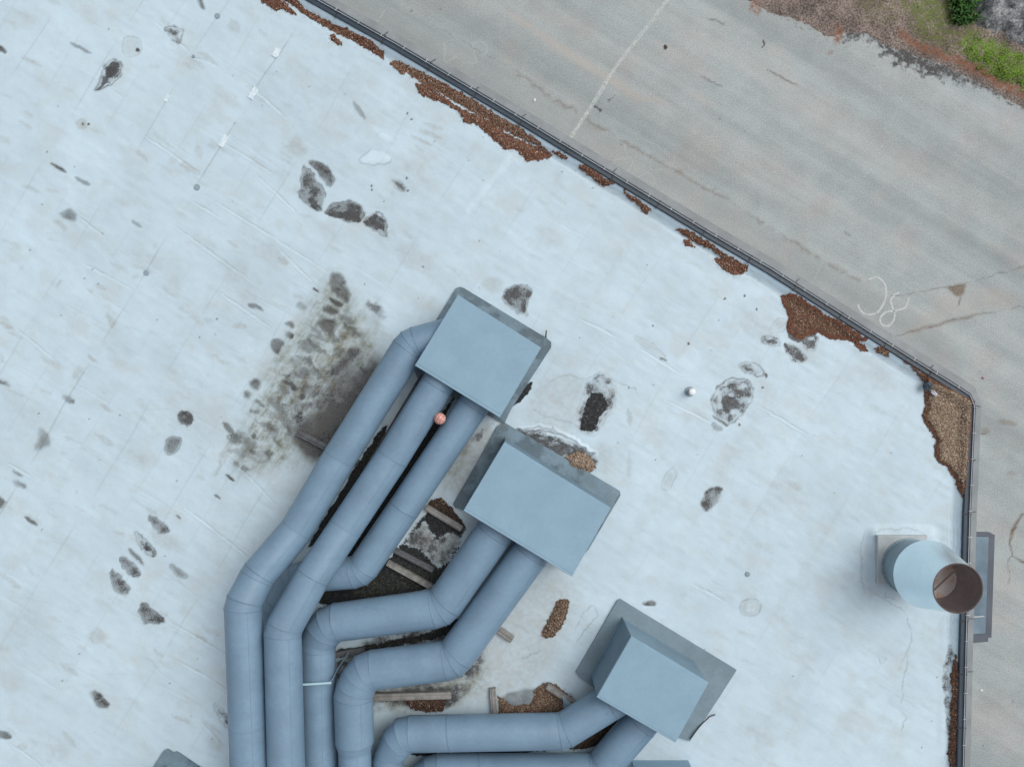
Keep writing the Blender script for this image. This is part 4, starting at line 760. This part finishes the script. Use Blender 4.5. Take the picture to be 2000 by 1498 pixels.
# ------------------------------------------------------------------ ducts
def duct(name, pts, label, seams=(), nseg=56):
    """pts: (px, py, z, r). Straight runs become pipe_section parts, bends become elbow parts"""
    V = [at(x, y, z) for x, y, z, r in pts]; Rr = [p[3] for p in pts]
    root = empty(name, (V[0].x, V[0].y, 0), label, 'ventilation duct', 'ducts on the roof')
    path = [(V[0], Rr[0], None)]
    for i in range(1, len(V)-1):
        a = (V[i]-V[i-1]); b = (V[i+1]-V[i]); la, lb = a.length, b.length; a.normalize(); b.normalize(); th = a.angle(b)
        if th < R(14): path.append((V[i], Rr[i], 'j')); continue
        t = min(Rr[i]*(0.5 if th < R(42) else 0.78)*math.tan(th/2)+0.03, .46*la, .46*lb); n = 2 if th > R(42) else 1
        rb = t/math.tan(th/2); s = V[i]-a*t; e = V[i]+b*t; nrm = (b-a).normalized(); cen = V[i]+nrm*(rb/math.cos(th/2)); 
        for k in range(n+1):
            f = k/n; ax = a.cross(b).normalized(); from mathutils import Quaternion
            p = cen+(Quaternion(ax, th*f) @ (s-cen)); path.append((p, Rr[i], ('e', i)))
    path.append((V[-1], Rr[-1], None))
    # rings on mitre planes
    n = len(path); d = [(path[i+1][0]-path[i][0]).normalized() for i in range(n-1)]
    U = d[0].cross(Vector((0, 0, 1))).normalized(); rings = []
    frames = []
    for i in range(n-1):
        if i: 
            q = d[i-1].rotation_difference(d[i]); U = q @ U
        frames.append((U.copy(), d[i].cross(U)))
    def ring(i, seg):
        p, r, _ = path[i]; u, v = frames[seg]; dd = d[seg]
        pl = dd if i in (0, n-1) else (d[i-1]+d[i]).normalized(); out = []
        for k in range(nseg):
            a = 2*math.pi*k/nseg; q = u*(r*math.cos(a))+v*(r*math.sin(a)); out.append(p+q-dd*(q.dot(pl)/dd.dot(pl)))
        return out
    groups = []
    for s in range(n-1):
        k0, k1 = path[s][2], path[s+1][2]
        kind = 'elbow' if (isinstance(k0, tuple) and isinstance(k1, tuple) and k0 == k1) else 'pipe_section'
        key = (kind, k0 if kind == 'elbow' else s)
        if groups and groups[-1][0] == key: groups[-1][1].append(s)
        else: groups.append((key, [s]))
    for key, segs in groups:
        mb = MB()
        for s in segs:
            A, B = ring(s, s), ring(s+1, s); Ls = (path[s+1][0]-path[s][0]).length
            vs = []; nl = max(2, int(Ls/.5)+1)
            for k in range(nl): vs += [A[j].lerp(B[j], k/(nl-1)) for j in range(nseg)]
            mb.add(vs, [(k*nseg+j, k*nseg+(j+1) % nseg, (k+1)*nseg+(j+1) % nseg, (k+1)*nseg+j) for k in range(nl-1) for j in range(nseg)], True)
            # rolled seam beads at the joints and along long runs
            marks = [0.0]+([x/Ls for x in np.arange(2.3, Ls-.5, 2.3)] if Ls > 2.0 else [])
            for f in marks:
                c = path[s][0].lerp(path[s+1][0], f); w0 = .012/Ls; bead = []
                for off_, up in ((-w0, 0), (-w0*.5, .007), (w0*.5, .007), (w0, -.004)):
                    ff = f+off_; cc = path[s][0].lerp(path[s+1][0], ff)
                    for j in range(nseg):
                        p = A[j].lerp(B[j], ff); bead.append(p+(p-cc).normalized()*up)
                mb.add(bead, [(k*nseg+j, k*nseg+(j+1) % nseg, (k+1)*nseg+(j+1) % nseg, (k+1)*nseg+j) for k in range(3) for j in range(nseg)], True, random.uniform(.15, .5))
            if Ls > .5:      # longitudinal lock seam
                j = next((jj for jj in range(nseg) if A[jj].z > path[s][0].z+path[s][1]*random.uniform(.75, .95)), 0)
                cA, cB = path[s][0], path[s+1][0]; ln_ = []
                for f in (0, 1):
                    for jj in (j, j+.12, j+.24):
                        q0 = int(jj) % nseg; q1 = (int(jj)+1) % nseg; fr = jj-int(jj); a_ = A[q0].lerp(A[q1], fr); b_ = B[q0].lerp(B[q1], fr); p = a_.lerp(b_, f); cc = cA.lerp(cB, f); ln_.append(p+(p-cc).normalized()*(.006 if abs(jj-j-.12) < .01 else .0005))
                mb.add(ln_, [(0, 1, 4, 3), (1, 2, 5, 4)], True, .3)
        mb.build(key[0], M_pipe, root)
    return root
duct('ventilation_duct', [(905,645,.78,.345),(802,673,.78,.345),(663,894,.82,.345),(580,1034,.95,.345),(504,1124,1.25,.355),(475,1180,1.42,.36),(487,1500,1.42,.36),(495,1720,1.42,.36)], 'outermost duct, leaving the side of the upper housing and running furthest left')
duct('ventilation_duct', [(880,712,.78,.345),(852,755,.78,.345),(766,894,.82,.345),(675,1030,.95,.345),(611,1126,1.2,.35),(552,1230,1.42,.36),(559,1500,1.42,.36),(565,1720,1.42,.36)], 'middle duct of the upper housing, second from left at the bottom')
duct('ventilation_duct', [(960,740,.62,.335),(922,795,.62,.335),(789,992,.60,.335),(704,1116,.55,.335),(580,1128,.45,.33),(540,1180,.36,.33),(543,1500,.36,.33),(545,1720,.36,.33)], 'duct that leaves the upper housing and dips under its two neighbours')
dD = duct('ventilation_duct', [(1000,990,.62,.40),(963,1043,.62,.40),(862,1187,.62,.40),(640,1217,.60,.395),(621,1258,.52,.36),(625,1500,.50,.36),(628,1720,.5,.36)], 'left duct of the middle housing with a pale strap across it')
duct('ventilation_duct', [(1070,1030,.62,.40),(1034,1082,.62,.40),(884,1288,.66,.40),(712,1310,.72,.40),(690,1352,.74,.40),(693,1448,.74,.395),(693,1465,.74,.335),(696,1720,.74,.335)], 'right duct of the middle housing, bending twice and narrowing near the bottom')
duct('ventilation_duct', [(1235,1345,.62,.355),(1190,1372,.62,.355),(1100,1427,.60,.36),(786,1433,.58,.36),(758,1478,.50,.32),(762,1720,.5,.32)], 'upper of the two ducts leaving the lower housing')
duct('ventilation_duct', [(1280,1375,.50,.36),(1250,1412,.50,.36),(1168,1506,.46,.36),(842,1508,.46,.36),(795,1570,.44,.36),(800,1720,.44,.36)], 'lowest duct, half cut off by the bottom of the view')
# strap and strut on the third vertical duct
st = empty('duct_strap', at(618, 1335, .95), 'pale metal strap with a dark diagonal strut across a duct near the bottom', 'bracket')
mb = MB(); mb.bar(at(586, 1337, .93), at(647, 1333, .93), .045, .02); mb.build('strap', M_strap, st)
mb = MB(); mb.bar(at(645, 1335, .93), at(660, 1305, .5), .03, .03); mb.bar(at(660, 1305, .5), at(682, 1272, .06), .03, .03); mb.build('strut', M_wall, st)

# ------------------------------------------------------------------ housings
HB = 1.235
def housing(name, top, flange, label, fm=None):
    """top: 4 photo points of the lid (N, W, S, E: counter-clockwise), at z = HB; flange: points at roof level"""
    T = [at(x, y, HB) for x, y in top]; c = sum(T, Vector())/4
    root = empty(name, (c.x, c.y, 0), label, 'duct housing', 'sheet metal duct housings')
    inn = [c+(p-c)*.985 for p in T]
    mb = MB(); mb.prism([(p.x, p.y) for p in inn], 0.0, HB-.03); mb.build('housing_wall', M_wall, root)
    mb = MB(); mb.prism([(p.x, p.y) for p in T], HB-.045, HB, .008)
    # folded lip along the south edge
    a, b = T[1].lerp(T[0], .045), T[2].lerp(T[3], .045); mb.bar(a+Vector((0, 0, .001)), b+Vector((0, 0, .001)), .02, .012, bev=.004)
    mb.build('lid', M_lid, root)
    Fp = [at(x, y, .125) for x, y in flange]
    mb = MB(); mb.prism([(p.x, p.y) for p in Fp], -.01, .05)
    cc = sum(Fp, Vector())/len(Fp); mb.build('flange', fm or M_flange, root)
    mb = MB(); ii = [c+(p-c)*1.02 for p in inn]; mb.prism([(p.x, p.y) for p in ii], .0, .09, .02); mb.build('skirting', fm or M_flange, root)
    return root
housing('duct_housing', [(894,576),(810,714),(976,815.5),(1057,679)], [(898,559),(890,562),(800,705),(815,740),(985,828),(998,800),(1077,678),(1077,668),(1068,660),(906,562)], 'upper housing, feeding three ducts, a thin stick beside its right corner')
housing('duct_housing', [(985,863),(905,997),(1117,1126),(1193,992)], [(986,826),(972,832),(884,985),(888,992),(920,1004),(1110,1118),(1150,1075),(1213,968),(1212,960),(1204,955),(1001,835)], 'middle housing, the largest lid, with an oval leaf heap beside it')
housing('duct_housing', [(1233,1242),(1165,1361),(1319,1450),(1384,1333)], [(1213,1172),(1207,1175),(1125,1315),(1133,1325),(1160,1345),(1310,1437),(1349,1451),(1402,1372),(1441,1311)], 'lower housing with two tall walls showing and a wide flange', M_flange2)
# cut-off housings at the bottom edge
def block(name, base, h, flange, label):
    B = [at(x, y, 0) for x, y in base]; c = sum(B, Vector())/len(B); root = empty(name, (c.x, c.y, 0), label, 'duct housing', 'sheet metal duct housings')
    mb = MB(); mb.prism([(p.x, p.y) for p in B], 0, h-.03); mb.build('housing_wall', M_lid, root)
    mb = MB(); mb.prism([(c.x+(p.x-c.x)*1.015, c.y+(p.y-c.y)*1.015) for p in B], h-.045, h, .008); mb.build('lid', M_lid, root)
    if flange:
        Fp = [at(x, y, .05) for x, y in flange]; mb = MB(); mb.prism([(p.x, p.y) for p in Fp], -.01, .05); mb.build('flange', M_flange, root)
    return root
block('duct_housing', [(1234,1484),(1232,1620),(1350,1620),(1344,1484)], 1.2, None, 'housing below the lowest duct, only its upper wall in view')
block('duct_housing', [(331,1490),(255,1615),(400,1700),(475,1577)], 1.0, [(326,1463),(318,1467),(215,1630),(390,1740),(500,1575),(392,1500),(348,1470),(343,1468),(338,1470)], 'housing at the bottom left, only the tip of its flange in view')

# ------------------------------------------------------------------ exhaust stack
sc = at(1767, 1101, 0); stack = empty('exhaust_stack', (sc.x, sc.y, 0), 'pale blue exhaust stack with a rusty meshed mouth near the right roof edge', 'exhaust stack')
mb = MB(); q = [at(1714,1046,.18), at(1714,1142,.18), at(1812,1142,.18), at(1812,1046,.18)]; mb.prism([(p.x, p.y) for p in q], -.02, .18, .015); curb = mb.build('curb', M_curb, stack)
mb = MB(); mb.lathe(sc, [(.60, .18), (.60, .20), (.565, .205), (.565, .24), (.69, .86)], 72); mb.build('flared_base', M_stack2, stack)
mb = MB(); mb.lathe(sc, [(.69, .855), (.705, .86), (.70, .885), (.478, 1.845), (.482, 1.86), (.470, 1.862), (.462, 1.85)], 72); mb.build('conical_hood', M_stack, stack)
mb = MB(); mb.lathe(sc, [(.464, 1.857), (.48, 1.4), (.40, 1.22), (.385, 1.2)], 64); mb.lathe(sc, [(.483, 1.853), (.486, 1.866), (.464, 1.868), (.462, 1.853)], 64); mb.build('rusty_throat', M_rust, stack)
mb = MB(); mb.lathe(sc, [(.41, 1.2), (.2, 1.19), (.001, 1.19)], 48); mb.build('damper_plate', M_damper, stack)
mb = MB(); mb.bar(sc+Vector((-.30, -.34, 1.32)), sc+Vector((.38, .30, 1.32)), .03, .03); mb.build('brace', M_rust, stack)
mb = MB(); rM = .468
for ang in (R(45), R(-45)):
    u = Vector((math.cos(ang), math.sin(ang), 0)); v = Vector((-u.y, u.x, 0))
    for k in range(-16, 17):
        o_ = k*.036
        if abs(o_) >= rM: continue
        l_ = math.sqrt(rM*rM-o_*o_); mb.bar(sc+v*o_-u*l_+Vector((0, 0, 1.85)), sc+v*o_+u*l_+Vector((0, 0, 1.85)), .0034, .003, bev=.0008)
mb.build('wire_mesh', painted('mesh_steel', (.22, .17, .16), .6, .1, specks=False), stack)
for k in range(9):
    a = R(100+k*20); p = sc+Vector((.583*math.cos(a), .583*math.sin(a), .205)); mb = MB(); mb.lathe(p, [(.012, 0), (.012, .012), (.001, .016)], 8); mb.build('bolt', M_clip, curb)

# ------------------------------------------------------------------ glazed canopy on the right wall
zc = -1.7
cx0 = at(1885, 1040, 0).x; p0 = at(1932, 1043, zc); p1 = at(1925.5, 1243, zc); xw = 9.7
can = empty('wall_canopy', (p0.x-.6, (p0.y+p1.y)/2, zc), 'grey glazed canopy fixed to the right hand wall behind the stack', 'canopy')
mb = MB()
mb.bar((p0.x, p0.y, zc), (p1.x, p1.y, zc), .20, .12); mb.bar((xw, p0.y+.1, zc+.35), (p0.x, p0.y, zc+.01), .09, .12); mb.bar((xw, p1.y, zc+.35), (p1.x, p1.y, zc+.01), .20, .12); mb.build('frame', M_frame, can)
mb = MB(); mb.add([(xw, p0.y+.05, zc+.36), (p0.x-.05, p0.y-.05, zc+.06), (p1.x-.05, p1.y+.05, zc+.06), (xw, p1.y+.05, zc+.36), (xw, p0.y+.05, zc+.34), (p0.x-.05, p0.y-.05, zc+.04), (p1.x-.05, p1.y+.05, zc+.04), (xw, p1.y+.05, zc+.34)], [(0, 3, 2, 1), (4, 5, 6, 7), (0, 1, 5, 4), (1, 2, 6, 5), (2, 3, 7, 6), (3, 0, 4, 7)]); mb.build('glass', M_glass, can)
mb = MB(); mb.bar((xw, p1.y+.52, zc+.385), (p1.x-.1, p1.y+.52, zc+.085), .03, .03); mb.build('glazing_bar', M_clip, can)

# ------------------------------------------------------------------ timbers
def timber(x0, y0, x1, y1, wpx, h, label, mat, z0=0.0):
    a = at(x0, y0, z0+h/2); b = at(x1, y1, z0+h/2); mb = MB(); mb.bar(a, b, wpx/90, h, bev=.008); o = mb.build('timber_beam', mat)
    me = o.data; d = (b-a).normalized(); s_ = Vector((-d.y, d.x, 0)); g = me.attributes.new('grain', 'FLOAT', 'POINT')
    # subdivide across for grain
    g.data.foreach_set('value', [Vector(v.co).dot(s_)+Vector(v.co).z*.7 for v in me.vertices]); return tag(o, label, 'timber', 'timbers under the ducts')
timber(583, 845, 700, 905, 13, .10, 'dark wet timber sticking out left of the outermost duct', M_woodd)
timber(832, 990, 902, 1032, 12, .11, 'grey timber with a clean cut end just below the middle housing', M_wood)
timber(770, 1073, 846, 1113, 11, .09, 'timber with a split pale end in the black wet gap', M_woodd)
timber(757, 1098, 842, 1145, 11, .12, 'pale timber running into the bend of the left middle duct', M_wood)
timber(655, 1278, 712, 1268, 11, .10, 'mossy timber end between two ducts below a strut', M_woodd)
timber(728, 1360, 881, 1356, 14, .12, 'level grey timber under the lower duct bend', M_wood)
timber(962, 1343, 966, 1392, 12, .10, 'short upright timber stub left of the brown leaf heap', M_wood)
timber(1068, 1339, 1122, 1374, 11, .12, 'timber lying on the brown leaf heap', M_wood, .05)
timber(972, 1228, 1001, 1248, 14, .10, 'short pale offcut beside the right middle duct', M_wood)
timber(832, 735, 700, 955, 22, .06, 'wide grey board lying in the gap between the first two ducts', M_woodd)
mb = MB(); p = [at(1099,1360,.3), at(1116,1376,.3), at(1101,1384,.05)]; mb.add([p[0], p[1], p[2], p[0]-Vector((.0, .0, .02)), p[1]-Vector((0, 0, .02)), p[2]-Vector((0, 0, .02))], [(0, 2, 1), (3, 4, 5), (0, 1, 4, 3), (1, 2, 5, 4), (2, 0, 3, 5)])
tag(mb.build('metal_bracket', M_strap), 'triangular blue metal bracket between a timber and the lowest ducts', 'bracket')

# ------------------------------------------------------------------ small things
bc = at(859, 817.5, .93); mb = MB(); n_, m_ = 48, 24; vs = []; fs = []
for j in range(m_+1):
    for i in range(n_): t_ = math.pi*j/m_; a = 2*math.pi*i/n_; vs.append(bc+.121*Vector((math.sin(t_)*math.cos(a), math.sin(t_)*math.sin(a), math.cos(t_))))
for j in range(m_):
    for i in range(n_): fs.append((j*n_+i, (j+1)*n_+i, (j+1)*n_+(i+1) % n_, j*n_+(i+1) % n_))
mb.add(vs, fs, True)
def mk_ball():
    t = NT('faded_ball_rubber'); n = t.noise(30, 3); return t.done(t.mul((0.64, 0.33, 0.285), t.ramp(n, .3, .7, .85, 1.1)), .6)
ball = empty('basketball', bc, 'faded pink basketball wedged between two ducts below the upper housing', 'basketball'); mb.build('ball', mk_ball(), ball)
M_groove = painted('ball_groove', (.06, .035, .035), .7, .1, specks=False); mb = MB()
for ax_, off_ in ((Vector((.85, -.5, .18)), 0), (Vector((.5, .85, .15)), 0), (Vector((.85, -.5, .18)), .055), (Vector((.85, -.5, .18)), -.055)):
    ax_.normalize(); u = ax_.cross(Vector((0, 0, 1))).normalized(); v = ax_.cross(u); rr_ = math.sqrt(.1213**2-off_**2)
    mb.tube([bc+ax_*off_+u*rr_*math.cos(2*math.pi*k/40)+v*rr_*math.sin(2*math.pi*k/40) for k in range(41)], .0032, 6)
mb.build('seam', M_groove, ball)
for x, y, r_, lb in [(425,32,5.5,'grey disc near the top beside a dark streak'),(378,111,3.2,'smallest grey disc, just below the dark triangular stain'),(385,366,6,'larger grey disc on the long sheet seam below a white patch'),(286,533,5.5,'grey disc on the long sheet seam, lowest on the left half of the roof'),(1460,1121,5,'lone grey disc on the right between the middle housing and the stack')]:
    c = at(x, y, 0); mb = MB(); R_ = r_/90; mb.lathe(c, [(R_, -.01), (R_, .012), (R_*.9, .018), (R_*.5, .02), (.001, .02)], 28); tag(mb.build('roof_disc', M_puck), lb, 'roof disc', 'grey discs on the roof')
c = at(1347, 765, 0); vent = empty('roof_vent', c, 'small roof vent with a bright white cap on a grey disc', 'roof vent')
mb = MB(); mb.lathe(c, [(.11, -.01), (.11, .015), (.05, .03), (.045, .2)], 32); mb.build('vent_base', M_puck, vent)
mb = MB(); mb.lathe(c, [(.045, .19), (.072, .195), (.074, .22), (.06, .25), (.03, .262), (.001, .265)], 28); mb.build('vent_cap', M_white, vent)
mb = MB(); mb.tube([at(1066,660,.02), at(1066.5,652,.1), at(1067,646,.2)], .014, 7); tag(mb.build('stick', painted('dark_twig', (.06, .04, .03), .8, .2, specks=False)), 'thin dark stick standing at the right corner of the upper housing', 'stick')
mb = MB(); mb.tube([at(1347,1443,.09), at(1358,1428,.09), at(1372,1412,.06), at(1386,1399,.05), at(1397,1395,.03)], .012, 7); tag(mb.build('cable', painted('dark_cable', (.05, .035, .035), .6, .2, specks=False)), 'curved dark cable end lying on the flange of the lower housing', 'cable')
mb = MB(); c = at(1732, 690, .05); mb.bar(c+Vector((-.04, .01, 0)), c+Vector((.045, -.015, .01)), .075, .05, bev=.012); tag(mb.build('green_scrap', painted('green_plastic', (.22, .55, .40), .4, .1, specks=False)), 'pale green plastic scrap at the end of a small leaf patch', 'litter')
mb = MB(); c = at(1811.5, 754, .14); mb.blob(c, .105, .085, .055, 5, .35, 16, 9, .3); tag(mb.build('plastic_bag', painted('navy_bag', (.05, .075, .105), .35, .3, specks=False)), 'crumpled dark blue bag on the corner leaf heap', 'bag')
mb = MB(); c = at(1825, 768, .13); mb.blob(c, .10, .035, .02, 9, .5, 14, 7, -.75); tag(mb.build('wrapper', painted('pale_wrapper', (.52, .52, .60), .3, .3, specks=False)), 'pale lilac wrapper on the leaf heap beside a dark blue bag', 'litter')
for x, y, r_, col, lb, nm, ct in [(1300,93,.06,(.10,.07,.045),'brown dirt clod on the asphalt right of the white line','dirt_clod','clod'),(1044,197,.05,(.7,.72,.7),'tiny white paper scrap on the asphalt near the slanting parapet','paper_scrap','litter'),(1920,738,.045,(.5,.3,.32),'tiny pink scrap on the asphalt beyond the roof corner','pink_scrap','litter'),(1916,1347,.035,(.8,.8,.8),'white pebble on the asphalt right of the lower roof edge','white_pebble','pebble'),(785,86,.06,(.65,.72,.74),'pale crumpled scrap just outside the upper parapet','crumpled_scrap','litter')]:
    g = GZ(x, y); mb = MB(); mb.blob((g.x, g.y, ZG+r_*.4), r_, r_*.75, r_*.5, int(x), .4, 10, 6, x); tag(mb.build(nm, painted(nm+'_material', col, .7, .2, specks=False)), lb, ct)
